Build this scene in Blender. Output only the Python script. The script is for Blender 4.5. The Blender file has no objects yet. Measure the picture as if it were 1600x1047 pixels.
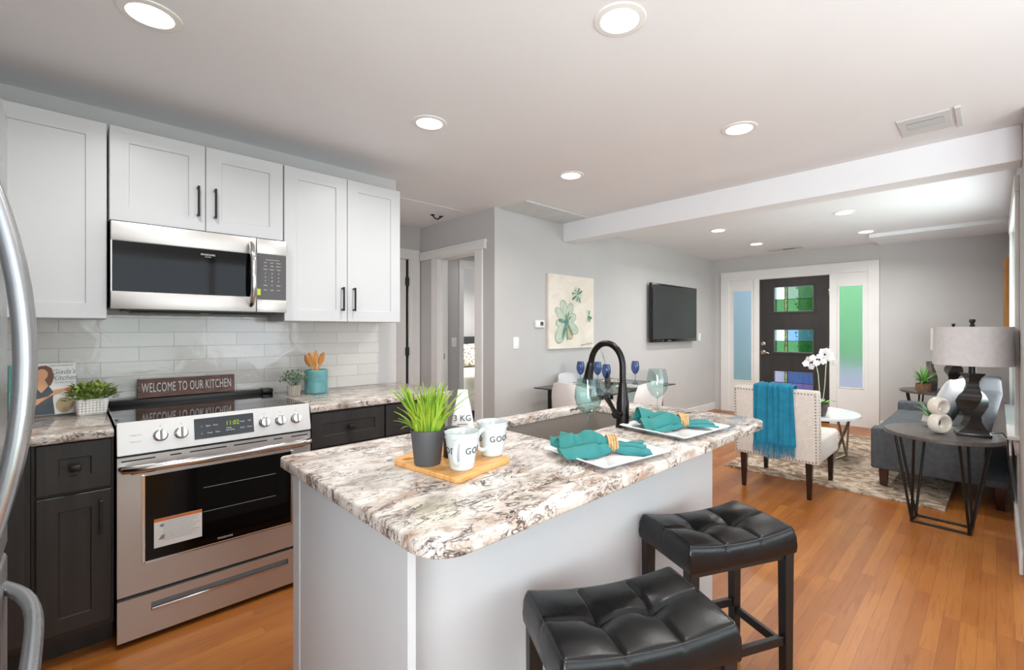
import bpy, bmesh, math, random
from mathutils import Vector, Matrix
from mathutils import noise as mnoise
random.seed(7)
S = bpy.context.scene
C = S.collection
PI = math.pi
R = math.radians

# ------------------------------------------------------------------ camera
F_PX, HY, AL, CH, CX = 720.98, 515.61, 0.7812, 1.3201, 829.69
cam = bpy.data.cameras.new('camera')
cam.sensor_width = 36.0
cam.lens = F_PX / 1600 * 36.0
cam.shift_x = -(CX - 800) / 1600
cam.shift_y = (HY - 523.5) / 1600
cam.clip_start = 0.02
camo = bpy.data.objects.new('camera', cam)
camo.location = (0, 0, CH)
camo.rotation_euler = (PI / 2, 0, -AL)
C.objects.link(camo)
S.camera = camo
S.view_settings.view_transform = 'Standard'
S.view_settings.look = 'None'
S.view_settings.gamma = 1
S.view_settings.use_curve_mapping = False
S.view_settings.exposure = 0.32

# ------------------------------------------------------------------ world and daylight
W = bpy.data.worlds.new('daylight')
S.world = W
W.use_nodes = True
wb = W.node_tree.nodes['Background']
wb.inputs[0].default_value = (0.80, 0.90, 1.0, 1)
wb.inputs[1].default_value = 2.4

def area(name, loc, rot, sx, sy, power, col=(1, 1, 1), spread=180):
    l = bpy.data.lights.new(name, 'AREA')
    l.shape = 'RECTANGLE'; l.size = sx; l.size_y = sy
    l.energy = power; l.color = col; l.spread = R(spread)
    o = bpy.data.objects.new(name, l); o.location = loc; o.rotation_euler = rot
    C.objects.link(o)
    return o
# added fill from behind and from the left; daylight through the living room window
area('patio_opening_fill', (1.35, -1.70, 1.25), (R(150), 0, 0), 2.4, 2.0, 50, (0.92, 0.96, 1.0))  # fill in the patio opening, turned upward to brighten the ceiling
area('living_window_daylight', (5.2, -0.16, 1.45), (R(100), 0, 0), 1.6, 1.5, 34, (0.94, 0.975, 1.0))
area('left_side_fill', (-0.97, -0.75, 1.5), (R(105), 0, R(-90)), 1.2, 1.2, 72, (0.92, 0.965, 1.0))  # fill added to lift the island's left panel and the nearby ceiling
LAMP_W = 7.5

# ------------------------------------------------------------------ materials
def lin(c):
    if isinstance(c, str):
        c = tuple(int(c[i:i + 2], 16) / 255 for i in (0, 2, 4))
    return tuple(x / 12.92 if x <= .04045 else ((x + .055) / 1.055) ** 2.4 for x in c) + (1.0,)

def mat(name, col, rough=.5, metal=0.0, **kw):
    m = bpy.data.materials.new(name); m.use_nodes = True
    b = m.node_tree.nodes['Principled BSDF']
    b.inputs['Base Color'].default_value = lin(col)
    b.inputs['Roughness'].default_value = rough
    b.inputs['Metallic'].default_value = metal
    for k, v in kw.items():
        b.inputs[k.replace('_', ' ')].default_value = v
    m['_'] = 1
    return m

class NT:
    def __init__(s, m): s.t = m.node_tree; s.b = s.t.nodes['Principled BSDF']
    def n(s, typ, **kw):
        n = s.t.nodes.new('ShaderNode' + typ)
        for k, v in kw.items():
            if k in ('i',):
                for kk, vv in v.items(): n.inputs[kk].default_value = vv
            else: setattr(n, k, v)
        return n
    def l(s, a, ao, b, bi): s.t.links.new(a.outputs[ao], b.inputs[bi])
    def coords(s, scale=(1, 1, 1), loc=(0, 0, 0), rot=(0, 0, 0)):
        tc = s.n('TexCoord'); mp = s.n('Mapping')
        mp.inputs['Scale'].default_value = scale; mp.inputs['Location'].default_value = loc
        mp.inputs['Rotation'].default_value = rot
        s.l(tc, 'Object', mp, 'Vector'); return mp
    def ramp(s, stops):
        r = s.n('ValToRGB'); e = r.color_ramp.elements
        e[0].position, e[0].color = stops[0][0], lin(stops[0][1])
        e[1].position, e[1].color = stops[-1][0], lin(stops[-1][1])
        for p, c in stops[1:-1]:
            k = e.new(p); k.color = lin(c)
        return r
    def noise(s, mp, scale, detail=4, rough=.5, dist=0):
        n = s.n('TexNoise', i={'Scale': scale, 'Detail': detail, 'Roughness': rough, 'Distortion': dist})
        s.l(mp, 'Vector', n, 'Vector'); return n
    def bump(s, src, out, strength=.2, dist=.01):
        b = s.n('Bump', i={'Strength': strength, 'Distance': dist})
        s.l(src, out, b, 'Height'); s.l(b, 'Normal', s.b, 'Normal'); return b
    def mix(s, fac, a, b, mode='MIX'):
        m = s.n('Mix', data_type='RGBA', blend_type=mode)
        for inp, v in ((0, fac), (6, a), (7, b)):
            if isinstance(v, tuple) and hasattr(v[0], 'outputs'): s.t.links.new(v[0].outputs[v[1]], m.inputs[inp])
            elif isinstance(v, (int, float)): m.inputs[inp].default_value = v
            else: m.inputs[inp].default_value = lin(v)
        return m

def noisy(name, c1, c2, scale=8, rough=.5, bump=.0, bscale=None, stretch=(1, 1, 1), metal=0, lo=.35, hi=.65, **kw):
    m = mat(name, c1, rough, metal, **kw); t = NT(m)
    mp = t.coords(stretch); n = t.noise(mp, scale, 5)
    r = t.ramp([(lo, c1), (hi, c2)]); t.l(n, 'Fac', r, 'Fac'); t.l(r, 'Color', t.b, 'Base Color')
    if bump:
        n2 = t.noise(mp, bscale or scale * 4, 4); t.bump(n2, 'Fac', bump, .004)
    return m

M = {}
M['wall'] = noisy('painted_wall', 'c1bfbe', 'bebcbb', 3, .7, .06, 220)
M['ceil'] = noisy('ceiling_paint', 'ebecef', 'e9eaed', 2, .8, .05, 120)
M['trim'] = noisy('white_trim', 'e6e4e2', 'e2e0de', 4, .4)
M['cab'] = noisy('white_cabinet', 'c8c9ca', 'c6c7c9', 3, .35)
M['island'] = noisy('island_paint', 'c2c3c4', 'c0c1c2', 2, .4)
M['darkcab'] = noisy('dark_cabinet', '2b2928', '353231', 14, .42, .15, 60, (1, 1, .12))
M['black'] = mat('matte_black', '141312', .4)
M['blackmetal'] = mat('black_metal', '1d1b1a', .35, .4)
M['bronze'] = mat('oil_rubbed_bronze', '1c1817', .28, .6)
M['gapshade'] = mat('opening_shade_black', '0b0b0b', .9)  # flat black for the shade inside the door crack and vent slots
M['chrome'] = mat('chrome', 'd8d8d8', .12, 1)
M['nickel'] = mat('satin_nickel', 'c4bdb2', .25, 1)
M['white'] = mat('white_plastic', 'ececea', .4)
M['ceramic'] = mat('white_glaze', 'c6cccb', .12, **{'Coat_Weight': .3})
M['plate'] = mat('plate_glaze', 'dfe0e1', .15)
M['ink'] = mat('dark_print', '2d3238', .6)
M['inkwhite'] = mat('white_print', 'd8d8d8', .6)
M['inkgrey'] = mat('grey_print', '8b8f92', .6)
M['paper'] = mat('paper', 'e9e9e6', .7)
M['orange'] = mat('orange_print', 'd9793c', .6)
M['yellow'] = mat('yellow_sticker', 'd9dd2c', .5)
M['carpet'] = noisy('bedroom_carpet', 'a8a6a4', '9a9896', 60, .95, .5, 200)
M['marble'] = noisy('white_marble', 'dfe0e1', 'c6c7c9', 5, .15, lo=.45, hi=.75)
M['darktop'] = noisy('dark_wood_top', '4c4744', '5b5551', 9, .38, .1, 40, (1, 7, 1))
M['blackwood'] = noisy('lamp_wood', '1d1816', '2a221e', 12, .3, .06, 40, (1, 1, .2))
M['mahogany'] = noisy('mahogany', '3d1d17', '52271d', 12, .3, 0, None, (1, 1, .15))
M['espresso'] = noisy('espresso_wood', '1f1412', '2b1b17', 12, .25, 0, None, (1, 1, .15))
M['sofa'] = noisy('charcoal_fabric', '4a4d51', '55585c', 30, .9, .5, 500)
M['linen'] = noisy('cream_linen', 'd0c8c0', 'c8bfb6', 40, .9, .35, 450)
M['shade'] = noisy('lamp_shade_fabric', 'cfcdcd', 'c8c6c6', 30, .85, .2, 300)
M['shadein'] = mat('lamp_shade_lining', 'c9c4bf', .8)
M['board'] = noisy('bamboo', 'dca665', 'c98f4e', 7, .4, .05, 30, (1, 9, 1))
M['spoon'] = noisy('spoon_wood', 'd49a5c', 'c0803f', 8, .5, 0, None, (1, 1, .2))
M['pot'] = mat('charcoal_pot', '4b4c4e', .55)
M['grass'] = noisy('blade_green', '648f22', 'a3bb38', 14, .5)
M['leaf'] = noisy('leaf_green', '55702f', '96a84a', 18, .5)
M['leafgrey'] = noisy('leaf_grey_green', '57705a', '93a68d', 18, .55)
M['leafdark'] = noisy('succulent_green', '3f7a38', '82b25a', 14, .5)
M['planter'] = noisy('white_planter', 'dcdad5', 'c9c6c0', 25, .6, .2, 60)
M['potgrey'] = noisy('weathered_pot', 'c9c1b8', '9b9187', 16, .7, .3, 40, (1, 1, .2))
M['crock'] = noisy('aqua_crock', '6fa9ab', '5b9296', 9, .35, .35, 22)
M['teal'] = noisy('teal_napkin', '1b6d66', '287476', 9, .7, .3, 200)
M['throw'] = noisy('teal_throw', '1b7f9d', '176f8d', 18, .95, .6, 260)
M['wicker'] = noisy('wicker_ring', 'c9a678', '9c7748', 60, .7, .5, 150)
M['sculpt'] = noisy('cream_ceramic', 'ddd7cb', 'd3ccbe', 6, .25)
M['petal'] = mat('white_petal', 'f3f3f3', .5, **{'Subsurface_Weight': .0})
M['stem'] = mat('pale_stem', 'b9bf9e', .6)
M['silver'] = mat('silver_paint', 'a9a9ab', .3, .8)
M['headboard'] = mat('headboard_fabric', '303033', .8)
M['bedding'] = noisy('bedding', 'cfc6b5', 'a8a595', 6, .9)
M['bedpat'] = noisy('patterned_pillow', 'd9cdb8', '6a6058', 32, .9, lo=.5, hi=.56)
M['pillow'] = noisy('marbled_pillow', 'd6d6d8', '85888d', 3, .85, lo=.42, hi=.62)
M['chairshell'] = mat('white_shell', 'e2dfdd', .35)
M['vasedark'] = noisy('dark_vase', '3a3330', '5e534b', 18, .4, .2, 40)
M['basket'] = noisy('brown_pot', '8b6a4d', '6b4d35', 30, .8, .4, 60)
M['goldwood'] = noisy('amber_wood_frame', 'c08a4a', '99622c', 10, .5, .1, 30, (1, 1, .2))
M['sheet'] = mat('switch_plastic', 'f0efed', .4)
M['lcd'] = mat('lcd', '4b4b4a', .3)
M['skin'] = mat('printed_skin', 'e0a883', .6)
M['hair'] = mat('printed_hair', '7a5340', .6)
M['slate'] = mat('printed_slate', '4b545b', .6)
M['tealprint'] = mat('teal_cover', '5fb5ad', .6)
M['cookglass'] = mat('cooktop_glass', '0c0c0d', .06, 0, **{'Coat_Weight': .5})
M['ovenglass'] = mat('black_glass', '060606', .05, 0, Specular_IOR_Level=.28)
M['tvscreen'] = noisy('tv_screen', '38383a', '333335', 4, .3)
M['tvframe'] = mat('tv_frame', '0d0d0e', .2)
M['display'] = mat('control_display', '111112', .15)
M['kpanel'] = mat('keypad_panel', '4a4647', .35)
M['vent'] = mat('vent_grey', '8f8f90', .6)
M['ventw'] = mat('vent_white', 'cfd1d1', .6)
M['grille'] = mat('grille_white', 'd6dadb', .6)
M['hedge'] = noisy('hedge_leaves', '8fc795', 'a4d9ab', 6, .8, .5, 30)
M['lawn'] = noisy('lawn', '6d9a56', '86ad66', 5, .9)
M['porch'] = noisy('porch_boards', 'd6cbe0', 'cbbfd8', 5, .7)
M['bluehouse'] = noisy('blue_siding', '98a5ad', 'a0adb5', 4, .7)
M['greenhouse'] = noisy('green_siding', '5b9a5f', '6fae74', 4, .7)
M['leatherpipe'] = mat('leather_piping', '161515', .35)

def emis(name, col, s):
    m = bpy.data.materials.new(name); m.use_nodes = True; t = m.node_tree
    e = t.nodes.new('ShaderNodeEmission'); e.inputs[0].default_value = lin(col); e.inputs[1].default_value = s
    t.links.new(e.outputs[0], t.nodes['Material Output'].inputs[0]); return m
M['lens'] = emis('lamp_lens', 'fff8ee', 6)
M['digits'] = emis('clock_digits', 'a8c832', 1.0)

def steel(name, col, rough, stretch):
    m = mat(name, col, rough, .86); t = NT(m)
    mp = t.coords(stretch); n = t.noise(mp, 30, 3)
    mr = t.n('MapRange', i={'From Min': .3, 'From Max': .7, 'To Min': rough - .05, 'To Max': rough + .07})
    t.l(n, 'Fac', mr, 'Value'); t.l(mr, 'Result', t.b, 'Roughness'); return m
M['steel'] = steel('brushed_steel', 'c9c5c2', .42, (.3, .3, 60))
M['steelv'] = steel('satin_steel', 'c9cacb', .3, (40, 1, 1))
M['fridge'] = steel('fridge_steel', 'b4b6b9', .28, (.5, .2, .2))
M['sinksteel'] = steel('sink_steel', 'a39a92', .42, (8, 1, 1)); M['sinksteel'].node_tree.nodes['Principled BSDF'].inputs['Metallic'].default_value = .55

def leather():
    m = mat('black_leather', '121213', .27, 0, Specular_IOR_Level=.34); t = NT(m)
    mp = t.coords(); n = t.noise(mp, 45, 6, .6); t.bump(n, 'Fac', .10, .004)
    n2 = t.noise(mp, 9, 3)
    mr = t.n('MapRange', i={'From Min': .3, 'From Max': .7, 'To Min': .2, 'To Max': .38})
    t.l(n2, 'Fac', mr, 'Value'); t.l(mr, 'Result', t.b, 'Roughness'); return m
M['leather'] = leather()

def granite():
    m = mat('granite', 'ded8d2', .12); t = NT(m)
    mp = t.coords((1.0, 1.7, 1.4), rot=(0, 0, R(14)))
    base = t.noise(mp, 7, 8, .62, .6)
    rb = t.ramp([(.30, '93887f'), (.42, 'bdb3a9'), (.53, 'd0c7bf'), (.70, 'dcd6d0')])
    t.l(base, 'Fac', rb, 'Fac')
    # thin dark streaks: ridged noise, gated by larger patches
    def ridge(scale, width, seed, detail=5, dist=1.2):
        mp2 = t.coords((1.0, 2.1, 1.6), (seed, seed * 1.7, seed * .3), (0, 0, R(14)))
        n = t.noise(mp2, scale, detail, .6, dist)
        s1 = t.n('Math', operation='SUBTRACT'); t.l(n, 'Fac', s1, 0); s1.inputs[1].default_value = .5
        a = t.n('Math', operation='ABSOLUTE'); t.l(s1, 0, a, 0)
        r = t.n('MapRange', i={'From Min': 0, 'From Max': width, 'To Min': 1, 'To Max': 0}); t.l(a, 0, r, 'Value')
        return r, mp2
    def gate(scale, lo, hi, seed):
        mp3 = t.coords((1, 1.5, 1), (seed, seed, seed)); n = t.noise(mp3, scale, 4, .6, .5)
        r = t.n('MapRange', i={'From Min': lo, 'From Max': hi, 'To Min': 0, 'To Max': 1}); t.l(n, 'Fac', r, 'Value'); return r
    def mul(a, b, k=1.0):
        x = t.n('Math', operation='MULTIPLY'); t.l(a, 'Result', x, 0); t.l(b, 'Result', x, 1)
        y = t.n('Math', operation='MULTIPLY', use_clamp=True); t.l(x, 0, y, 0); y.inputs[1].default_value = k
        return y
    r1, _ = ridge(9, .036, 3.1); g1 = gate(6, .46, .55, 9.3); v1 = mul(r1, g1, 1.1)
    r2, _ = ridge(16, .042, 11.7); g2 = gate(9, .46, .57, 4.4); v2 = mul(r2, g2, 1.0)
    r3, _ = ridge(5, .09, 21.2, 4, .8); g3 = gate(5, .47, .60, 14.1); v3 = mul(r3, g3, .95)
    sp = t.noise(mp, 55, 3, .6); gs = t.n('MapRange', i={'From Min': .60, 'From Max': .68, 'To Min': 0, 'To Max': .55}); t.l(sp, 'Fac', gs, 'Value')
    c = t.mix((v3, 0), (rb, 'Color'), 'a08571')
    c = t.mix((gs, 'Result'), (c, 2), '8d8078')
    c = t.mix((v2, 0), (c, 2), '5d4a40')
    c = t.mix((v1, 0), (c, 2), '3b302d')
    t.l(c, 2, t.b, 'Base Color')
    return m
M['granite'] = granite()

def floorwood():
    m = mat('oak_floor', 'c48a50', .34, 0, Specular_IOR_Level=.36); t = NT(m)
    mp = t.coords()
    br = t.n('TexBrick', offset=.37, offset_frequency=3, squash=.8, squash_frequency=4,
             i={'Scale': 1.0, 'Mortar Size': .0009, 'Mortar Smooth': .1, 'Bias': 0.0, 'Brick Width': .95, 'Row Height': .0575})
    br.inputs['Color1'].default_value = lin('b07336'); br.inputs['Color2'].default_value = lin('955a28')
    br.inputs['Mortar'].default_value = lin('84502a')
    t.l(mp, 'Vector', br, 'Vector')
    mp2 = t.coords((1.2, 22, 1)); g = t.noise(mp2, 3.0, 6, .6, .6)
    rg = t.ramp([(.3, 'b98a5c'), (.5, 'ffffff'), (.72, 'ecd4b8')]); t.l(g, 'Fac', rg, 'Fac')
    c = t.mix(.45, (br, 'Color'), (rg, 'Color'), 'MULTIPLY')
    mp3 = t.coords((1, 4, 1)); g2 = t.noise(mp3, 1.3, 2)
    r2 = t.ramp([(.35, 'e9d6c4'), (.65, 'ffffff')]); t.l(g2, 'Fac', r2, 'Fac')
    c2 = t.mix(.6, (c, 2), (r2, 'Color'), 'MULTIPLY')
    t.l(c2, 2, t.b, 'Base Color')
    t.bump(br, 'Fac', -.15, .002)
    return m
M['floor'] = floorwood()

def tile():
    m = mat('glazed_tile', 'd8d5d1', .12); t = NT(m)
    tc = t.n('TexCoord'); sx = t.n('SeparateXYZ'); t.l(tc, 'Object', sx, 0)
    ax = t.n('Math', operation='ADD'); t.l(sx, 'X', ax, 0); ax.inputs[1].default_value = .0525 + 3.05
    az = t.n('Math', operation='SUBTRACT'); t.l(sx, 'Z', az, 0); az.inputs[1].default_value = .914
    cb = t.n('CombineXYZ'); t.l(ax, 0, cb, 0); t.l(az, 0, cb, 1)
    br = t.n('TexBrick', offset=.5, i={'Scale': 1.0, 'Mortar Size': .0016, 'Mortar Smooth': .15, 'Bias': 0, 'Brick Width': .305, 'Row Height': .0785})
    br.inputs['Color1'].default_value = lin('dddad6'); br.inputs['Color2'].default_value = lin('d2cfcb'); br.inputs['Mortar'].default_value = lin('b3b0ac')
    t.l(cb, 0, br, 'Vector'); t.l(br, 'Color', t.b, 'Base Color')
    n = t.n('TexNoise', i={'Scale': 9, 'Detail': 2, 'Distortion': .8}); t.l(cb, 0, n, 'Vector')
    mm = t.n('Math', operation='MULTIPLY'); t.l(br, 'Fac', mm, 0); mm.inputs[1].default_value = -.25
    ad = t.n('Math', operation='ADD'); t.l(mm, 0, ad, 0)
    m2 = t.n('Math', operation='MULTIPLY'); t.l(n, 'Fac', m2, 0); m2.inputs[1].default_value = .9
    t.l(m2, 0, ad, 1); t.bump(ad, 0, .3, .008)
    return m
M['tile'] = tile()

def rug():
    m = mat('shag_rug', 'a18a76', .95); t = NT(m)
    mp = t.coords((1.6, 1, 1), rot=(0, 0, R(25))); n = t.noise(mp, 6, 6, .65, 1.5)
    r = t.ramp([(.36, '6d5947'), (.48, 'a08871'), (.56, 'd6c6b4'), (.66, '8f7862')]); t.l(n, 'Fac', r, 'Fac'); t.l(r, 'Color', t.b, 'Base Color')
    n2 = t.noise(mp, 90, 4); t.bump(n2, 'Fac', .8, .01); return m
M['rug'] = rug()

def signwood():
    m = mat('stained_sign_wood', '6d5048', .7); t = NT(m)
    mp = t.coords((1, 1, 14)); n = t.noise(mp, 12, 6, .65)
    r = t.ramp([(.35, '4d3a34'), (.55, '73564c'), (.7, '8b6f64')]); t.l(n, 'Fac', r, 'Fac'); t.l(r, 'Color', t.b, 'Base Color'); return m
M['sign'] = signwood()

def canvas():
    m = mat('canvas_ground', 'e3dbd0', .8); t = NT(m)
    mp = t.coords(); n = t.noise(mp, 3.0, 6, .6, .8)
    r = t.ramp([(.3, 'cfd0c2'), (.45, 'e2d8ca'), (.6, 'ebe2d8'), (.75, 'd9c4b2')]); t.l(n, 'Fac', r, 'Fac'); t.l(r, 'Color', t.b, 'Base Color'); return m
M['canvas'] = canvas()
M['paintgreen'] = noisy('painted_dark_green', '4d7563', '7fa088', 20, .8)
M['paintpale'] = noisy('painted_pale_green', 'cbd2be', 'b0bfad', 12, .8)
M['paintedge'] = noisy('painted_outline', '93a892', '6f8f7d', 25, .8)
M['paintblue'] = noisy('painted_blue_green', '4e7583', '648f8c', 20, .8)
M['painttan'] = noisy('painted_tan', 'cdb592', 'bfae93', 12, .8)

def glass(name, tint, rough=0.0, refl=.12):
    """thin clear pane: coloured transparency with a Fresnel reflection"""
    m = bpy.data.materials.new(name); m.use_nodes = True; t = m.node_tree
    t.nodes.remove(t.nodes['Principled BSDF'])
    tr = t.nodes.new('ShaderNodeBsdfTransparent'); tr.inputs[0].default_value = lin(tint)
    gl = t.nodes.new('ShaderNodeBsdfGlossy'); gl.inputs['Roughness'].default_value = max(rough, .02)
    lw = t.nodes.new('ShaderNodeLayerWeight'); lw.inputs[0].default_value = .5
    fr = t.nodes.new('ShaderNodeMapRange'); fr.interpolation_type = 'SMOOTHSTEP'
    fr.inputs['From Min'].default_value = .55; fr.inputs['From Max'].default_value = 1; fr.inputs['To Min'].default_value = .05; fr.inputs['To Max'].default_value = .55
    t.links.new(lw.outputs['Facing'], fr.inputs['Value'])
    mx = t.nodes.new('ShaderNodeMixShader')
    t.links.new(fr.outputs[0], mx.inputs[0]); t.links.new(tr.outputs[0], mx.inputs[1]); t.links.new(gl.outputs[0], mx.inputs[2])
    t.links.new(mx.outputs[0], t.nodes['Material Output'].inputs[0]); return m
def frosted(name, tint, rough=.55):
    m = mat(name, tint, rough, 0, Transmission_Weight=1.0, IOR=1.2); t = NT(m)
    mp = t.coords(); n = t.noise(mp, 90, 3); t.bump(n, 'Fac', .6, .004); return m
M['glassclear'] = glass('clear_glass', 'eef5f2')
M['glasstable'] = glass('table_glass', 'cfded8')
M['glassaqua'] = glass('aqua_glass', 'e8f4f3')
M['glassaqualt'] = glass('pale_aqua_glass', 'f0f7f6')
M['glassblue'] = glass('blue_glass', 'c3cfe6')
M['frostL'] = frosted('frosted_glass_blue', 'c9d0d4')
M['frostR'] = frosted('frosted_glass_clear', 'e9f2ea')
M['litegreen'] = glass('green_glass', '86ab88')
M['litepale'] = glass('pale_green_glass', 'aab9ab')
M['liteblue'] = glass('pale_blue_glass', 'a3bcd6')
M['litelav'] = glass('lavender_glass', 'c8c2da')
M['litestrip'] = noisy('textured_glass_strip', 'b9c98a', '3d5a35', 60, .2, .3, 80)

# ------------------------------------------------------------------ mesh helpers
def new(): return bmesh.new()
def merge(bm, tmp, mtx=None):
    if mtx is not None: bmesh.ops.transform(tmp, matrix=mtx, verts=tmp.verts)
    me = bpy.data.meshes.new('t'); tmp.to_mesh(me); tmp.free(); bm.from_mesh(me); bpy.data.meshes.remove(me)
    return bm
def box(bm, x0, x1, y0, y1, z0, z1, bev=0, seg=2, mtx=None):
    t = bmesh.new(); bmesh.ops.create_cube(t, size=1)
    for v in t.verts:
        v.co = Vector(((x0 + x1) / 2 + v.co.x * (x1 - x0), (y0 + y1) / 2 + v.co.y * (y1 - y0), (z0 + z1) / 2 + v.co.z * (z1 - z0)))
    if bev: bmesh.ops.bevel(t, geom=t.edges[:], offset=bev, segments=seg, affect='EDGES', profile=.5)
    return merge(bm, t, mtx)
def tube(bm, pts, r, seg=12, cap=True, square=False):
    pts = [Vector(p) for p in pts]; n = len(pts)
    rs = r if isinstance(r, (list, tuple)) else [r] * n
    rings = []; up = None
    for i, p in enumerate(pts):
        d = (pts[min(i + 1, n - 1)] - pts[max(i - 1, 0)]).normalized()
        if up is None:
            up = Vector((0, 0, 1)) if abs(d.z) < .9 else Vector((1, 0, 0))
        a = d.cross(up).normalized(); b = a.cross(d).normalized(); up = b
        if square:
            ring = [bm.verts.new(p + (a * sx + b * sy) * rs[i]) for sx, sy in ((1, 1), (-1, 1), (-1, -1), (1, -1))]
        else:
            ring = [bm.verts.new(p + (a * math.cos(2 * PI * k / seg) + b * math.sin(2 * PI * k / seg)) * rs[i]) for k in range(seg)]
        rings.append(ring)
    m = len(rings[0])
    for i in range(n - 1):
        for k in range(m):
            bm.faces.new((rings[i][k], rings[i][(k + 1) % m], rings[i + 1][(k + 1) % m], rings[i + 1][k]))
    if cap:
        bm.faces.new(rings[0][::-1]); bm.faces.new(rings[-1])
    return bm
def lathe(bm, prof, c=(0, 0, 0), seg=32, mtx=None):
    t = bmesh.new(); rings = []
    for r, z in prof:
        if r < 1e-5: rings.append([t.verts.new((0, 0, z))])
        else: rings.append([t.verts.new((r * math.cos(2 * PI * k / seg), r * math.sin(2 * PI * k / seg), z)) for k in range(seg)])
    for a, b in zip(rings[:-1], rings[1:]):
        for k in range(seg):
            k2 = (k + 1) % seg
            if len(a) == 1 and len(b) == 1: continue
            if len(a) == 1: t.faces.new((a[0], b[k2], b[k]))
            elif len(b) == 1: t.faces.new((a[k], a[k2], b[0]))
            else: t.faces.new((a[k], a[k2], b[k2], b[k]))
    bmesh.ops.recalc_face_normals(t, faces=t.faces)
    mm = Matrix.Translation(c)
    if mtx is not None: mm = mm @ mtx
    return merge(bm, t, mm)
def shape(bm, outer, holes=(), th=.01, bev=0, mtx=None, res=2):
    """flat outline (with holes) given real thickness; spans local z 0..th"""
    cu = bpy.data.curves.new('c', 'CURVE'); cu.dimensions = '2D'; cu.fill_mode = 'BOTH'
    cu.extrude = th / 2 - bev; cu.bevel_depth = bev; cu.bevel_resolution = res; cu.offset = -bev
    for pl in [outer] + list(holes):
        sp = cu.splines.new('POLY'); sp.points.add(len(pl) - 1); sp.use_cyclic_u = True
        for p, q in zip(sp.points, pl): p.co = (q[0], q[1], 0, 1)
    o = bpy.data.objects.new('c', cu); C.objects.link(o)
    dg = bpy.context.evaluated_depsgraph_get(); me = bpy.data.meshes.new_from_object(o.evaluated_get(dg))
    bpy.data.objects.remove(o); t = bmesh.new(); t.from_mesh(me); bpy.data.meshes.remove(me)
    bmesh.ops.translate(t, vec=(0, 0, th / 2), verts=t.verts)
    bmesh.ops.remove_doubles(t, verts=t.verts, dist=1e-6)
    return merge(bm, t, mtx)
def text(bm, s, size, mtx, th=.0006, sx=1.0, shear=0, align='CENTER', space=1.0, warp=None):
    cu = bpy.data.curves.new('f', 'FONT'); cu.body = s; cu.size = size; cu.extrude = th / 2; cu.align_x = align
    cu.align_y = 'CENTER'; cu.shear = shear; cu.space_character = space; cu.resolution_u = 3
    o = bpy.data.objects.new('f', cu); C.objects.link(o)
    dg = bpy.context.evaluated_depsgraph_get(); me = bpy.data.meshes.new_from_object(o.evaluated_get(dg))
    bpy.data.objects.remove(o); t = bmesh.new(); t.from_mesh(me); bpy.data.meshes.remove(me)
    for v in t.verts: v.co.x *= sx
    if warp:
        for v in t.verts: v.co = warp(v.co)
    return merge(bm, t, mtx)
def rrect(x0, x1, y0, y1, r, n=6):
    rr = r if isinstance(r, (list, tuple)) else [r] * 4   # corners: (x0,y0) (x1,y0) (x1,y1) (x0,y1)
    pts = []
    for (cx, cy, a0), q in zip(((x0, y0, 180), (x1, y0, 270), (x1, y1, 0), (x0, y1, 90)), rr):
        ox = cx + q * (1 if cx == x0 else -1); oy = cy + q * (1 if cy == y0 else -1)
        for k in range(n + 1):
            a = R(a0 + 90 * k / n); pts.append((ox + q * math.cos(a), oy + q * math.sin(a)))
    return pts
def ell(cx, cy, rx, ry, n=24, rot=0):
    c, s = math.cos(rot), math.sin(rot)
    return [(cx + rx * math.cos(2 * PI * k / n) * c - ry * math.sin(2 * PI * k / n) * s,
             cy + rx * math.cos(2 * PI * k / n) * s + ry * math.sin(2 * PI * k / n) * c) for k in range(n)]
def grid(bm, fn, nu, nv, thick=0):
    """sheet given as a function of (0..1, 0..1); thick adds a second skin and a closed rim"""
    P = [[Vector(fn(i / nu, j / nv)) for j in range(nv + 1)] for i in range(nu + 1)]
    V = [[bm.verts.new(P[i][j]) for j in range(nv + 1)] for i in range(nu + 1)]
    for i in range(nu):
        for j in range(nv): bm.faces.new((V[i][j], V[i + 1][j], V[i + 1][j + 1], V[i][j + 1]))
    if thick:
        U = []
        for i in range(nu + 1):
            row = []
            for j in range(nv + 1):
                a = P[min(i + 1, nu)][j] - P[max(i - 1, 0)][j]; c = P[i][min(j + 1, nv)] - P[i][max(j - 1, 0)]
                n = a.cross(c); n = n.normalized() if n.length > 1e-12 else Vector((0, 0, 1))
                row.append(bm.verts.new(P[i][j] - n * thick))
            U.append(row)
        for i in range(nu):
            for j in range(nv): bm.faces.new((U[i][j + 1], U[i + 1][j + 1], U[i + 1][j], U[i][j]))
        for i in range(nu):
            bm.faces.new((V[i][0], U[i][0], U[i + 1][0], V[i + 1][0])); bm.faces.new((V[i + 1][nv], U[i + 1][nv], U[i][nv], V[i][nv]))
        for j in range(nv):
            bm.faces.new((V[0][j + 1], U[0][j + 1], U[0][j], V[0][j])); bm.faces.new((V[nu][j], U[nu][j], U[nu][j + 1], V[nu][j + 1]))
    return bm
MZ = Matrix.Translation
def rot(a, ax): return Matrix.Rotation(R(a), 4, ax)
FRONT = rot(90, 'X')     # puts a flat drawing upright, facing -Y

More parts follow.
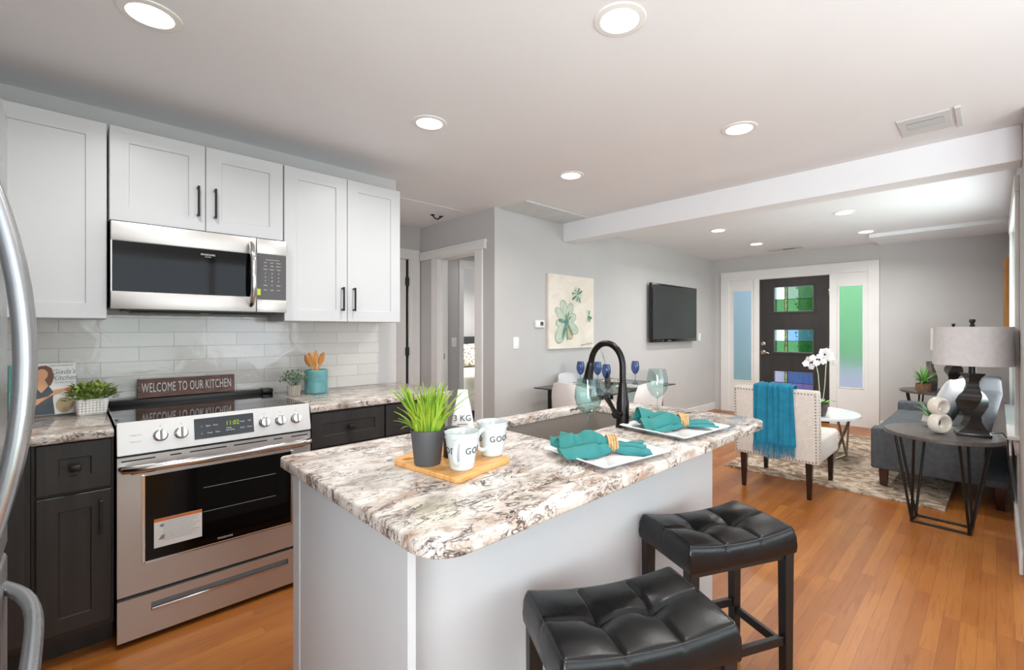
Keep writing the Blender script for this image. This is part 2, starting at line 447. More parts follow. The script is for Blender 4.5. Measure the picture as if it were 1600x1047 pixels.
# ------------------------------------------------------------------ object helpers
def mk(name, bm, m, parent=None, off=None, smooth=35, mods=None):
    if off is not None: bmesh.ops.translate(bm, vec=-Vector(off), verts=bm.verts)
    me = bpy.data.meshes.new(name); bm.to_mesh(me); bm.free()
    for k in (m if isinstance(m, list) else [m]): me.materials.append(M[k])
    if smooth:
        me.polygons.foreach_set('use_smooth', [True] * len(me.polygons)); me.set_sharp_from_angle(angle=R(smooth))
    o = bpy.data.objects.new(name, me); C.objects.link(o)
    if parent is not None: o.parent = parent
    return o
def tag(o, label, cat, group=None):
    o['label'] = label; o['category'] = cat
    if group: o['group'] = group
    return o
def thing(name, label, cat, loc=(0, 0, 0), rz=0, group=None):
    o = bpy.data.objects.new(name, None); o.empty_display_size = .05; C.objects.link(o)
    o.location = loc; o.rotation_euler = (0, 0, rz); return tag(o, label, cat, group)
def root(o):
    while o.parent: o = o.parent
    return o
def part(parent, name, bm, m, label=None, world=True, smooth=35):
    """a part of a thing; world=True means bm is in world coordinates (unrotated thing)"""
    o = mk(name, bm, m, parent, off=root(parent).location if world else None, smooth=smooth)
    if label: o['label'] = label
    return o
def lp(parent, name, bm, m, label=None, smooth=35): return part(parent, name, bm, m, label, False, smooth)
def struct(name, bm, m, parent=None, smooth=35):
    o = mk(name, bm, m, parent, smooth=smooth)
    if parent is None: o['kind'] = 'structure'
    return o
def dup(o, loc=None, rz=None, label=None, group=None):
    def cp(s, par):
        c = s.copy(); C.objects.link(c)
        if par is not None: c.parent = par
        for ch in list(s.children): cp(ch, c)
        return c
    r = cp(o, None)
    if loc is not None: r.location = loc
    if rz is not None: r.rotation_euler = (0, 0, rz)
    if label: r['label'] = label
    if group: r['group'] = group
    return r

# ================================================================== THE ROOM
H = 2.479
YK, YL, XF, YR = 3.29, 3.32, 7.6, -0.104
XH, YH = 2.81, 4.633            # hall partition and hall end wall
b = new(); box(b, -1.1, 7.75, -1.85, YL + .02, -.08, 0); box(b, .9, 2.93, YL - .0, 4.76, -.08, 0); struct('floor', b, 'floor', smooth=0)
b = new(); box(b, 2.93, 6.2, YL + .12, 7.1, -.08, -.002); o = struct('floor_bedroom', b, 'carpet', smooth=0)
b = new(); box(b, -1.1, 7.75, -1.85, YL + .02, H, H + .08); box(b, .9, 6.2, YL + .02, 7.1, H, H + .08); struct('ceiling', b, 'ceil', smooth=0)
b = new(); box(b, -1.07, 1.784, YK, YK + .12, 0, H); struct('wall_back', b, 'wall', smooth=0)
# dining and living room wall
b = new(); box(b, XH, XF + .12, YL, YL + .12, 0, H); struct('wall_left', b, 'wall', smooth=0)
# hall partition with the bedroom doorway
b = new()
box(b, XH, XH + .12, YL + .12, 3.589, 0, H); box(b, XH, XH + .12, 4.272, YH + .12, 0, H); box(b, XH, XH + .12, 3.589, 4.272, 2.095, H)
struct('wall_hall', b, 'wall', smooth=0)
# hall end wall with a door
b = new(); box(b, .9, 1.86, YH, YH + .12, 0, H); box(b, 2.68, XH, YH, YH + .12, 0, H); box(b, 1.86, 2.68, YH, YH + .12, 2.11, H)
box(b, .9, 1.0, YK + .12, YH, 0, H); box(b, 1.86, 2.68, YH + .10, YH + .12, 0, 2.11)
struct('wall_hall_end', b, 'wall', smooth=0)
# vestibule and bedroom walls
b = new(); box(b, XH + .12, 3.44, 4.75, 4.87, 0, H); box(b, 4.3, 6.2, 4.75, 4.87, 0, H); box(b, 3.44, 4.3, 4.75, 4.87, 2.12, H); struct('wall_vestibule', b, 'wall', smooth=0)
b = new(); box(b, XH + .12, 6.2, 6.95, 7.05, 0, H); box(b, 6.1, 6.2, YL + .12, 6.95, 0, H); struct('wall_bedroom', b, 'wall', smooth=0)
# far wall with the entry opening
b = new(); box(b, XF, XF + .12, -.22, 1.17, 0, H); box(b, XF, XF + .12, 3.12, YL, 0, H); box(b, XF, XF + .12, 1.17, 3.12, 2.17, H); struct('wall_far', b, 'wall', smooth=0)
# right wall with the living room window
wx0, wx1, wz0, wz1 = 4.35, 6.05, .64, 2.2
b = new(); box(b, 3.5, wx0, YR - .12, YR, 0, H); box(b, wx1, XF, YR - .12, YR, 0, H); box(b, wx0, wx1, YR - .12, YR, 0, wz0); box(b, wx0, wx1, YR - .12, YR, wz1, H)
box(b, 3.5, 3.62, -1.75, YR - .12, 0, H)
struct('wall_right', b, 'wall', smooth=0)
# wall behind the camera with a patio opening, wall beside the fridge
b = new(); box(b, -1.07, .1, -1.87, -1.75, 0, H); box(b, 2.6, 3.62, -1.87, -1.75, 0, H); box(b, .1, 2.6, -1.87, -1.75, 2.3, H); box(b, .1, 2.6, -1.87, -1.75, 0, .2)
struct('wall_rear', b, 'wall', smooth=0)
b = new(); box(b, -1.07, -.95, .0, YK, 0, H); box(b, -1.07, -.95, -1.75, -1.4, 0, H); box(b, -1.07, -.95, -1.4, -.1, 0, .85); box(b, -1.07, -.95, -1.4, -.1, 2.15, H); box(b, -1.07, -.95, -.1, 0, 0, H)
struct('wall_side', b, 'wall', smooth=0)
# header beam
b = new(); box(b, 3.786, 3.97, YR, YL, 2.277, H, .004); struct('trim_beam', b, 'ceil', smooth=0)
# lowered strip of ceiling by the far wall
b = new(); box(b, 6.85, XF, YR, 1.087, 2.437, H); struct('trim_soffit', b, 'ceil', smooth=0)
# pilaster seam on far wall (wall right of the entry stands a little proud)
b = new(); box(b, XF - .012, XF, YR, 1.087, 0, 2.437); struct('wall_far_return', b, 'wall', smooth=0)

# baseboards
def baseb(name, x0, x1, y0, y1, h=.115):
    b = new(); box(b, x0, x1, y0, y1, 0, h, .003, 1); struct(name, b, 'trim')
baseb('baseboard_left', XH, XF - .0, YL - .016, YL)
baseb('baseboard_hall', XH - .014, XH, YL + .0, 3.49)
baseb('baseboard_far', XF - .028, XF - .012, YR + .016, 1.085)
baseb('baseboard_right', 3.62, XF - .012, YR, YR + .016)
baseb('baseboard_vestibule', XH + .12, 3.37, 4.735, 4.75)

# entry: casing, mullions, sidelight panels
ox = XF - .02
b = new()
box(b, ox, XF + .0, 1.092, 1.215, 0, 2.25, .002, 1); box(b, ox, XF, 3.07, 3.201, 0, 2.25, .002, 1)
box(b, ox, XF, 1.215, 3.07, 2.112, 2.25, .002, 1)
box(b, ox - .006, XF, 1.09, 3.203, 2.235, 2.255, .002, 1)
box(b, ox, XF + .1, 1.575, 1.66, 0, 2.112, .002, 1); box(b, ox, XF + .1, 2.602, 2.68, 0, 2.112, .002, 1)
box(b, XF - .004, XF + .1, 1.66, 2.602, 2.103, 2.112)
struct('trim_entry_casing', b, 'trim')
def sidelight(n, y0, y1, gy0, gy1, gz0, gz1, gm):
    b = new(); x0, x1 = XF - .004, XF + .03
    box(b, x0, x1, y0, gy0, 0.0, 2.112); box(b, x0, x1, gy1, y1, 0.0, 2.112); box(b, x0, x1, gy0, gy1, 0, gz0); box(b, x0, x1, gy0, gy1, gz1, 2.112)
    # glazing bead
    for (a0, a1, c0, c1) in ((gy0 - .012, gy0 + .004, gz0 - .012, gz1 + .012), (gy1 - .004, gy1 + .012, gz0 - .012, gz1 + .012), (gy0, gy1, gz0 - .012, gz0 + .004), (gy0, gy1, gz1 - .004, gz1 + .012)):
        box(b, x0 - .006, x0 + .002, a0, a1, c0, c1)
    w = struct('window_%d' % n, b, 'trim')
    b = new(); box(b, XF + .01, XF + .016, gy0, gy1, gz0, gz1); mk('pane', b, gm, w, smooth=0)
sidelight(1, 2.68, 3.07, 2.718, 3.002, .518, 1.939, 'frostL')
sidelight(2, 1.215, 1.575, 1.272, 1.548, .527, 1.929, 'frostR')

# front door
b = new(); dx0, dx1 = XF + .004, XF + .048
lites = [(1.594, 1.972), (.983, 1.326), (.355, .70)]
ya, yb, yl0, yl1 = 1.664, 2.598, 1.866, 2.393
box(b, dx0, dx1, ya, yl0, .01, 2.10); box(b, dx0, dx1, yl1, yb, .01, 2.10)
zz = [.01] + [z for p in sorted(lites) for z in p] + [2.10]
for k in range(0, len(zz), 2): box(b, dx0, dx1, yl0, yl1, zz[k], zz[k + 1])
for z0, z1 in lites:
    for q in ((yl0 - .03, yl0, z0 - .03, z1 + .03), (yl1, yl1 + .03, z0 - .03, z1 + .03), (yl0, yl1, z0 - .03, z0), (yl0, yl1, z1, z1 + .03)):
        box(b, dx0 - .008, dx0 + .002, *q, .002, 1)
door = struct('door_1', b, 'darkcab'); door['label'] = 'black front door with three horizontal glass lites'
cols = [('litepale', 'litegreen'), ('liteblue', 'litegreen'), ('liteblue', 'litelav')]
for (z0, z1), (ct, cb) in zip(lites, cols):
    zm = (z0 + z1) / 2; yc0, yc1 = 2.21, 2.25
    b = new(); box(b, XF + .022, XF + .026, yl0, yc0, zm, z1); p = mk('glass_lite', b, ct, door, smooth=0)
    b = new(); box(b, XF + .022, XF + .026, yc1, yl1, zm, z1); mk('side_pane', b, 'glassclear', p, smooth=0)
    b = new(); box(b, XF + .022, XF + .026, yl0, yc0, z0, zm); box(b, XF + .022, XF + .026, yc1, yl1, z0, zm); mk('lower_pane', b, cb, p, smooth=0)
    b = new(); box(b, XF + .021, XF + .027, yc0, yc1, z0, z1); mk('textured_strip', b, 'litestrip', p, smooth=0)
    b = new(); e = .003
    for q in ((yl0, yl1, zm - e, zm + e), (yc0 - e, yc0 + e, z0, z1), (yc1 - e, yc1 + e, z0, z1)): box(b, XF + .018, XF + .03, *q)
    mk('came', b, 'blackmetal', p, smooth=0)
    b = new()
    for q in ((yl0 - .002, yl0 + .008, z0, z1), (yl1 - .008, yl1 + .002, z0, z1), (yl0, yl1, z0 - .002, z0 + .008), (yl0, yl1, z1 - .008, z1 + .002)): box(b, XF + .012, XF + .04, *q)
    mk('lite_frame', b, 'silver', p, smooth=0)
RY = rot(-90, 'Y')
b = new(); lathe(b, [(0, 0), (.032, 0), (.032, .008), (.02, .014), (.02, .02), (.018, .024), (0, .024)], (dx0, 2.545, 1.105), 20, RY); mk('deadbolt', b, 'nickel', door)
b = new(); lathe(b, [(0, 0), (.034, 0), (.034, .008), (.016, .014), (.014, .045), (0, .048)], (dx0, 2.545, .975), 20, RY)
tube(b, [(dx0 - .045, 2.545, .975), (dx0 - .05, 2.51, .975), (dx0 - .048, 2.47, .968), (dx0 - .045, 2.445, .962)], [.010, .010, .008, .007], 8); mk('door_handle', b, 'nickel', door)
b = new()
for z in (.25, 1.05, 1.85): box(b, dx0 - .008, dx0 + .004, 1.655, 1.672, z - .05, z + .05, .002)
mk('hinge', b, 'nickel', door)
b = new(); box(b, XF, XF + .12, 1.66, 2.602, -.0, .01); struct('trim_threshold', b, 'blackmetal')

# hall end door (ajar a crack) with black hinges
b = new()
box(b, 1.80, 1.862, YH - .018, YH, 0, 2.11, .002, 1); box(b, 2.682, 2.80, YH - .018, YH, 0, 2.2, .003, 1); box(b, 1.74, 2.80, YH - .02, YH, 2.11, 2.22, .002, 1)
box(b, 2.70, 2.72, YH - .028, YH - .018, 0, 2.16, .002, 1); box(b, 2.668, 2.682, YH - .004, YH + .1, 0, 2.11)
struct('trim_hall_door', b, 'trim')
b = new(); dz = .02
def panel_door(bm, x0, x1, y0, y1, z0, z1):
    box(bm, x0, x1, y0 + .01, y1, z0, z1)
    for q in ((x0, x0 + .11, z0, z1), (x1 - .11, x1, z0, z1), (x0 + .11, x1 - .11, z0, z0 + .2), (x0 + .11, x1 - .11, z1 - .12, z1), (x0 + .11, x1 - .11, 1.0, 1.12)):
        box(bm, q[0], q[1], y0, y0 + .012, q[2], q[3])
panel_door(b, 1.87, 2.638, YH + .012, YH + .05, .01, 2.108)
d2 = struct('door_2', b, 'trim')
b = new()
for z in (.3, 1.08, 1.86):
    box(b, 2.628, 2.674, YH - .004, YH + .012, z - .045, z + .045, .002); tube(b, [(2.65, YH - .006, z - .05), (2.65, YH - .006, z + .05)], .008, 8)
mk('hinge', b, 'black', d2)
b = new(); box(b, 2.638, 2.668, YH + .02, YH + .03, .01, 2.108); mk('door_gap_shade', b, 'gapshade', d2, smooth=0)  # black strip standing in for the shade in the crack
# bedroom doorway casing (hall side)
b = new(); x1 = XH; x0 = XH - .018
box(b, x0, x1, 4.275, 4.375, 0, 2.10, .002, 1); box(b, x0, x1, 3.49, 3.586, 0, 2.10, .002, 1)
box(b, x0 - .008, x1, 3.44, 4.60, 2.10, 2.185, .002, 1); box(b, x0 - .014, x1, 3.43, 4.60, 2.165, 2.19, .002, 1)
box(b, x0, x1 + .12, 4.258, 4.276, 0, 2.10); box(b, x0, x1 + .12, 3.584, 3.602, 0, 2.10); box(b, x0, x1 + .12, 3.6, 4.26, 2.085, 2.10)
box(b, x0 + .06, x0 + .075, 4.24, 4.26, 0, 2.09)
struct('trim_bedroom_doorway', b, 'trim')
b = new(); box(b, XH + .045, XH + .075, 4.252, 4.2585, 1.0, 1.06, .001, 1); tag(mk('strike_plate', b, 'black'), 'black latch plate on the white bedroom door jamb', 'latch plate')
b = new(); box(b, 3.43, 3.50, 4.732, 4.75, 0, 2.12, .002, 1); box(b, 3.485, 3.50, 4.74, 4.88, 0, 2.12); box(b, 3.43, 4.38, 4.732, 4.75, 2.12, 2.2, .002, 1); box(b, 4.28, 4.37, 4.732, 4.75, 0, 2.12)
struct('trim_inner_doorway', b, 'trim')

# living room window: frame, sashes, sill, casing
b = new(); y0, y1 = YR - .12, YR
box(b, wx0 - .09, wx0, y1, y1 + .02, wz0 - .02, wz1 + .02, .003, 1); box(b, wx1, wx1 + .09, y1, y1 + .02, wz0 - .02, wz1 + .02, .003, 1)
box(b, wx0 - .11, wx1 + .11, y1, y1 + .025, wz1, wz1 + .1, .003, 1); box(b, wx0 - .09, wx1 + .09, y1, y1 + .02, wz0 - .12, wz0 - .02, .003, 1)
for q in ((wx0, wx0 + .05, wz0, wz1), (wx1 - .05, wx1, wz0, wz1), (wx0, wx1, wz0, wz0 + .05), (wx0, wx1, wz1 - .05, wz1), ((wx0 + wx1) / 2 - .025, (wx0 + wx1) / 2 + .025, wz0, wz1)):
    box(b, q[0], q[1], y0 + .02, y0 + .07, q[2], q[3], .002, 1)
w3 = struct('window_3', b, 'trim')
b = new(); box(b, wx0 - .11, wx1 + .11, y1 - .06, y1 + .055, wz0 - .022, wz0 + .004, .004); mk('window_sill', b, 'trim', w3)
b = new(); box(b, wx0 + .05, wx1 - .05, y0 + .04, y0 + .044, wz0 + .05, wz1 - .05); mk('pane', b, 'glassclear', w3, smooth=0)
# patio slider and side window frames behind the camera
b = new()
for q in ((.1, .16, .2, 2.3), (2.54, 2.6, .2, 2.3), (.1, 2.6, .2, .27), (.1, 2.6, 2.24, 2.3), (1.31, 1.39, .2, 2.3)): box(b, q[0], q[1], -1.85, -1.79, q[2], q[3], .002, 1)
w4 = struct('window_4', b, 'trim')
b = new()
for q in ((-1.4, -1.35, .85, 2.15), (-.15, -.1, .85, 2.15), (-1.4, -.1, .85, .9), (-1.4, -.1, 2.1, 2.15), (-1.4, -.1, 1.47, 1.52)): box(b, -1.05, -1.0, q[0], q[1], q[2], q[3], .002, 1)
w5 = struct('window_5', b, 'trim')

# outside
b = new(); box(b, 7.75, 14, -4, 8, -.3, -.1); tag(struct('ground', b, 'lawn', smooth=0), 'green lawn outside the front door', 'lawn')
b = new(); box(b, 7.75, 9.2, .4, 4.4, -.1, -.02); struct('ground_porch', b, 'porch', smooth=0)
def bush(bm, cx, cy, cz, rx, ry, rz, n, s, rnd):
    for _ in range(n):
        th = rnd.uniform(0, 2 * PI); ph = math.acos(rnd.uniform(-1, 1)); q = rnd.uniform(.75, 1)
        p = Vector((cx + rx * q * math.sin(ph) * math.cos(th), cy + ry * q * math.sin(ph) * math.sin(th), cz + rz * q * math.cos(ph)))
        mt = MZ(p) @ Matrix.Rotation(rnd.uniform(0, 6), 4, 'Z') @ Matrix.Rotation(rnd.uniform(-1.2, 1.2), 4, 'X')
        v = [bm.verts.new(mt @ Vector(c)) for c in ((-s * .3, 0, 0), (0, -s * .5, s * .08), (s * .3, 0, 0), (0, s * .5, s * .08))]
        bm.faces.new(v)
rh = random.Random(3)
b = new(); box(b, 9.4, 9.9, .6, 2.6, -.1, 3.2, .2, 3); bush(b, 9.6, 1.6, 1.6, .40, 1.1, 1.6, 2500, .07, rh)
tag(mk('hedge', b, 'hedge'), 'tall green hedge seen through the right sidelight of the entry', 'hedge')
b = new(); box(b, 9.0, 9.12, 1.0, 3.0, -.1, .72, .02); tag(mk('porch_wall', b, 'porch'), 'low lavender grey porch wall outside the front door', 'porch wall')
b = new(); box(b, 10.5, 11, 3.4, 6.5, -.2, 4.5)
for k in range(18): box(b, 10.485, 10.5, 3.4, 6.5, k * .25, k * .25 + .02)
tag(mk('neighbouring_house', b, 'bluehouse', smooth=0), 'blue grey house siding seen through the left sidelight', 'house')
# dense shrubs outside the rear window, seen only as reflections
b = new(); box(b, .3, 1.6, -4.2, -3.8, 0, 1.8, .15, 2); bush(b, 1.0, -3.9, .9, .8, .4, 1.0, 500, .16, rh)
tag(mk('garden_hedge', b, 'hedge'), 'green hedge behind the house outside the rear window', 'hedge')
b = new(); box(b, -4, 7, -9, -1.87, -.4, -.2); struct('ground_garden', b, 'lawn', smooth=0)

# ================================================================== CEILING FIXTURES
def light_at(x, y, first=None):
    lab = {}
    t = thing('recessed_light', '', 'ceiling light', (x, y, H), 0, 'recessed ceiling lights')
    b = new(); lathe(b, [(.071, 0), (.071, -.006), (.094, -.004), (.097, 0), (.071, 0)], seg=40); lp(t, 'trim_ring', b, 'white')
    b = new(); lathe(b, [(0, -.0045), (.072, -.0045), (.072, -.001), (0, -.001)], seg=40); lp(t, 'lens', b, 'lens')
    return t
L0 = light_at(0, 0)
spots = [((.201, 2.19), 'recessed ceiling light nearest the white wall cabinets, top left'),
         ((1.449, .991), 'recessed ceiling light above the barstool side of the island, top middle'),
         ((1.415, 2.234), 'recessed ceiling light between the island and the right wall cabinets'),
         ((2.721, 1.042), 'recessed kitchen ceiling light nearest the slotted ceiling register'),
         ((2.647, 2.245), 'recessed kitchen ceiling light nearest the large return air grille'),
         ((5.327, 2.28), 'recessed living room light just beyond the beam, leftmost of the four'),
         ((6.524, 2.272), 'recessed living room light on the left nearest the front door'),
         ((5.397, 1.057), 'recessed living room light just beyond the beam, largest of the right two'),
         ((6.633, 1.082), 'recessed living room light on the right, smaller and nearer the far wall')]
def lamp(x, y, p, z=H - .012, r=.07):
    l = bpy.data.lights.new('recessed_lamp', 'AREA'); l.shape = 'DISK'; l.size = 2 * r; l.energy = p; l.color = (1, .975, .94); l.spread = R(150)
    o = bpy.data.objects.new('recessed_lamp', l); o.location = (x, y, z); C.objects.link(o); return o
for k, ((x, y), lb) in enumerate(spots):
    t = L0 if k == 0 else dup(L0)
    t.location = (x, y, H); t['label'] = lb
    lamp(x, y, LAMP_W if x < 4 else 9.5)
t = dup(L0, (4.42, 5.75, H), 0, 'round bedroom ceiling light seen through the open doorway'); lamp(4.42, 5.75, 55)
if 'group' in t: del t['group']
lamp(3.5, 4.1, 3.0)  # added lamp that lifts the vestibule
t = dup(L0, (1.35, 4.05, H), 0, 'unseen recessed light added to brighten the hall behind the kitchen wall'); lamp(1.35, 4.05, 7)  # fixture and lamp added out of view to brighten the hall walls
t = dup(L0, (3.5, 4.1, H), 0, 'recessed light added to brighten the vestibule beyond the hall doorway')  # fixture for the added vestibule lamp

# slotted register above the beam side
t = thing('ceiling_register', 'small white ceiling register with grey louvres near the beam', 'ceiling vent', (3.39, .28, H))
b = new(); box(b, 3.25, 3.53, .17, .395, H - .008, H, .003, 1); box(b, 3.24, 3.55, .13, .155, H - .012, H, .002, 1); part(t, 'frame', b, 'ventw')
b = new(); box(b, 3.32, 3.42, .20, .355, H - .0095, H - .008); part(t, 'louvre_opening', b, 'vent', smooth=0)
b = new()
for k in range(5): box(b, 3.33 + k * .018, 3.335 + k * .018, .20, .355, H - .012, H - .0085)
part(t, 'louvre', b, 'ventw', smooth=0)
t = thing('ceiling_register', 'small white ceiling register far away near the front door', 'ceiling vent', (7.2, 2.1, H))
b = new(); box(b, 7.1, 7.3, 1.9, 2.35, H - .008, H, .003, 1); part(t, 'frame', b, 'ventw')
b = new(); box(b, 7.15, 7.25, 2.0, 2.15, H - .0095, H - .008); part(t, 'louvre_opening', b, 'vent', smooth=0)
# return grille by the wall corner
t = thing('return_air_grille', 'large pale return air grille on the ceiling beside the beam', 'ceiling vent', (3.27, 3.13, H))
b = new(); box(b, 2.87, 3.74, 2.95, 3.31, H - .01, H, .003, 1); part(t, 'frame', b, 'grille')
b = new()
for k in range(5): box(b, 3.0 + k * .145, 3.012 + k * .145, 2.975, 3.29, H - .015, H - .009)
part(t, 'slat', b, 'ventw', smooth=0)
# attic hatch
t = thing('attic_hatch', 'white attic access hatch in the hall ceiling', 'ceiling hatch', (2.4, 4.0, H))
b = new(); box(b, 2.02, 2.74, 3.66, 4.5, H - .003, H, .001, 1); part(t, 'panel', b, 'ceil')
b = new(); pts = [(2.55 + .1 * k / 8, 3.97, H - .012 - .03 * math.sin(PI * k / 8)) for k in range(9)]
tube(b, pts, .007, 8); box(b, 2.535, 2.565, 3.95, 3.99, H - .014, H - .006, .002, 1); box(b, 2.635, 2.665, 3.95, 3.99, H - .014, H - .006, .002, 1)
part(t, 'pull_handle', b, 'black', 'black metal pull handle')

# ================================================================== WALL CABINETS
def shaker(bm, x0, x1, z0, z1, yf, rail=.07, rec=.007, t=.019):
    ix0, ix1, iz0, iz1 = x0 + rail, x1 - rail, z0 + rail, z1 - rail; s = .003
    def ring(a, c, d, e, y): return [bm.verts.new(p) for p in ((a, y, d), (c, y, d), (c, y, e), (a, y, e))]
    bk = ring(x0, x1, z0, z1, yf + t); f0 = ring(x0, x1, z0, z1, yf + .002); f1 = ring(x0 + .002, x1 - .002, z0 + .002, z1 - .002, yf)
    i1 = ring(ix0, ix1, iz0, iz1, yf); i2 = ring(ix0 + s, ix1 - s, iz0 + s, iz1 - s, yf + rec)
    for A, B in ((bk, f0), (f0, f1), (f1, i1), (i1, i2)):
        for k in range(4): bm.faces.new((A[k], A[(k + 1) % 4], B[(k + 1) % 4], B[k]))
    bm.faces.new(i2); bm.faces.new(bk[::-1])
    bmesh.ops.recalc_face_normals(bm, faces=bm.faces)
    return bm
def pull(x, z0, z1, yf, vertical=True):
    b = new(); y = yf - .03
    box(b, x - .005, x + .005, y - .005, y + .005, z0, z1, .0012, 1)
    for z in (z0 + .008, z1 - .008): box(b, x - .005, x + .005, y, yf, z - .005, z + .005)
    return b
yc = 2.98
def wallcab(label, x0, x1, z0, z1, doors, pulls):
    t = thing('wall_cabinet', label, 'cabinet', ((x0 + x1) / 2, 3.13, z0), 0, 'white shaker wall cabinets')
    b = new(); box(b, x0, x1, yc, YK - .001, z0, z1, .001, 1); part(t, 'body', b, 'cab')
    for (a, c), p in zip(doors, pulls):
        b = new(); shaker(b, a, c, z0 + .002, z1 - .002, 2.96); d = part(t, 'door', b, 'cab')
        if p: part(d, 'pull_handle', pull(p[0], p[1], p[2], 2.96), 'blackmetal', 'black bar pull')
    return t
wallcab('tall white shaker wall cabinet at far left, left of the microwave', -.52, .113, 1.372, 2.298, [(-.518, .111)], [None])
wallcab('short white wall cabinet directly above the microwave', .119, .879, 1.842, 2.298, [(.121, .4975), (.5005, .877)], [(.465, 1.915, 2.073), (.54, 1.915, 2.073)])
wallcab('tall white two door wall cabinet right of the microwave', .882, 1.638, 1.372, 2.298, [(.884, 1.2585), (1.2615, 1.636)], [(1.226, 1.442, 1.594), (1.30, 1.442, 1.594)])

# backsplash
b = new(); box(b, -.95, 1.633, YK - .009, YK, .914, 1.40); tag(mk('tile_backsplash', b, 'tile', smooth=0), 'pale grey glossy subway tile backsplash behind the range', 'backsplash')

# ================================================================== MICROWAVE
mwf = 2.90
t = thing('microwave', 'stainless over the range microwave below the short white cabinet', 'microwave', (.5, 3.1, 1.42))
b = new(); box(b, .123, .878, mwf + .03, YK - .012, 1.428, 1.84, .003, 1); part(t, 'body', b, 'blackmetal')
b = new(); box(b, .17, .83, mwf + .05, 3.2, 1.410, 1.43, .004, 1)
for k in range(2): box(b, .2 + k * .34, .48 + k * .34, 2.98, 3.12, 1.404, 1.412, .002, 1)
part(t, 'filter_underside', b, 'blackmetal')
b = new()
box(b, .123, .722, mwf, mwf + .03, 1.742, 1.832, .003); box(b, .123, .722, mwf, mwf + .03, 1.42, 1.502, .003); box(b, .123, .722, mwf + .004, mwf + .03, 1.50, 1.745)
dr = part(t, 'door', b, 'steel')
b = new(); box(b, .128, .718, mwf + .001, mwf + .006, 1.503, 1.741, .001, 1); w = part(dr, 'door_window', b, 'ovenglass')
b = new(); text(b, 'FRIGIDAIRE', .0125, MZ((.5, mwf + .0005, 1.712)) @ FRONT); text(b, 'GALLERY', .007, MZ((.5, mwf + .0005, 1.701)) @ FRONT); part(dr, 'lettering', b, 'inkwhite', smooth=0)
b = new()
pts = [(.697, mwf + .002, 1.455), (.697, mwf - .028, 1.475), (.697, mwf - .046, 1.53), (.697, mwf - .052, 1.62), (.697, mwf - .046, 1.71), (.697, mwf - .028, 1.775), (.697, mwf + .002, 1.80)]
tube(b, pts, [.012, .014, .015, .015, .015, .014, .012], 12); part(dr, 'door_handle', b, 'chrome', 'bowed chrome handle')
b = new(); box(b, .725, .878, mwf, mwf + .03, 1.748, 1.832, .003); box(b, .725, .878, mwf, mwf + .03, 1.42, 1.49, .003); box(b, .725, .878, mwf + .004, mwf + .03, 1.488, 1.75)
cp = part(t, 'control_side', b, 'steel')
b = new(); box(b, .727, .876, mwf + .0, mwf + .006, 1.491, 1.747, .001, 1); kp = part(cp, 'keypad', b, 'kpanel')
b = new()
for i in range(3):
    for j, s in enumerate([['Fast', 'Auto', 'Reheat'], ['Pop', 'Melt', 'Defrost'], ['Timer', 'Power', 'Clock']]):
        text(b, s[i], .0085, MZ((.768 + i * .034, mwf - .0002, 1.70 - j * .019)) @ FRONT)
    for j in range(3): text(b, str(1 + i + 3 * j), .012, MZ((.768 + i * .034, mwf - .0002, 1.64 - j * .022)) @ FRONT)
for i, s in enumerate(['Stop', '0', 'Start']): text(b, s, .010, MZ((.768 + i * .034, mwf - .0002, 1.572)) @ FRONT)
for i, s in enumerate(['Vent', 'Light', 'Lock']): text(b, s, .009, MZ((.768 + i * .034, mwf - .0002, 1.546)) @ FRONT)
box(b, .77, .84, mwf - .0004, mwf + .001, 1.7155, 1.717)
part(kp, 'key_legends', b, 'inkwhite', smooth=0)
b = new(); box(b, .727, .744, mwf - .0006, mwf + .001, 1.515, 1.55); part(cp, 'energy_sticker', b, 'yellow', 'small yellow sticker', smooth=0)

# ================================================================== RANGE
rx0, rx1 = .127, .885
t = thing('range', 'stainless slide in electric range with black glass cooktop', 'stove', (.505, 2.9, 0))
b = new(); box(b, rx0 + .003, rx1 - .003, 2.56, 3.255, .05, .905); box(b, rx0 + .03, rx1 - .03, 2.60, 3.2, .0, .05); part(t, 'body', b, 'black', smooth=0)
b = new(); box(b, rx0 - .004, rx1 + .004, 2.565, 3.23, .912, .927, .003, 1)
ck = part(t, 'cooktop', b, 'cookglass')
b = new(); box(b, rx0 - .002, rx1 + .002, 3.19, 3.25, .915, .953, .006); box(b, rx1 - .06, rx1 + .0, 3.175, 3.25, .93, .957, .005); part(ck, 'rear_vent_rail', b, 'blackmetal')
# sloped control fascia
b = new()
pr = [(2.562, .933), (2.532, .800), (2.60, .800), (2.60, .928)]
v0 = [b.verts.new((rx0, y, z)) for y, z in pr]; v1 = [b.verts.new((rx1, y, z)) for y, z in pr]
b.faces.new(v0); b.faces.new(v1[::-1])
for k in range(4): b.faces.new((v0[k], v0[(k + 1) % 4], v1[(k + 1) % 4], v1[k]))
bmesh.ops.recalc_face_normals(b, faces=b.faces); bmesh.ops.bevel(b, geom=b.edges[:], offset=.002, segments=2, affect='EDGES')
fa = part(t, 'control_panel', b, 'steel')
sl = math.atan2(.030, .133)   # slope of the fascia
def onf(x, s): # point on the fascia, s metres up from its lower edge
    return Vector((x, 2.532 + s * math.sin(sl), .800 + s * math.cos(sl)))
FM = rot(-math.degrees(sl), 'X')
def fmat(x, s, out=0.0): return MZ(onf(x, s) + Vector((0, -math.cos(sl), math.sin(sl))) * out) @ FM @ FRONT
b = new(); shape(b, rrect(-.118, .118, -.046, .046, .002, 2), th=.002, mtx=fmat(.505, .072)); dp = part(fa, 'display', b, 'display')
b = new(); text(b, '11:02', .028, fmat(.535, .083, .0022), sx=.9); part(dp, 'clock_digits', b, 'digits', smooth=0)
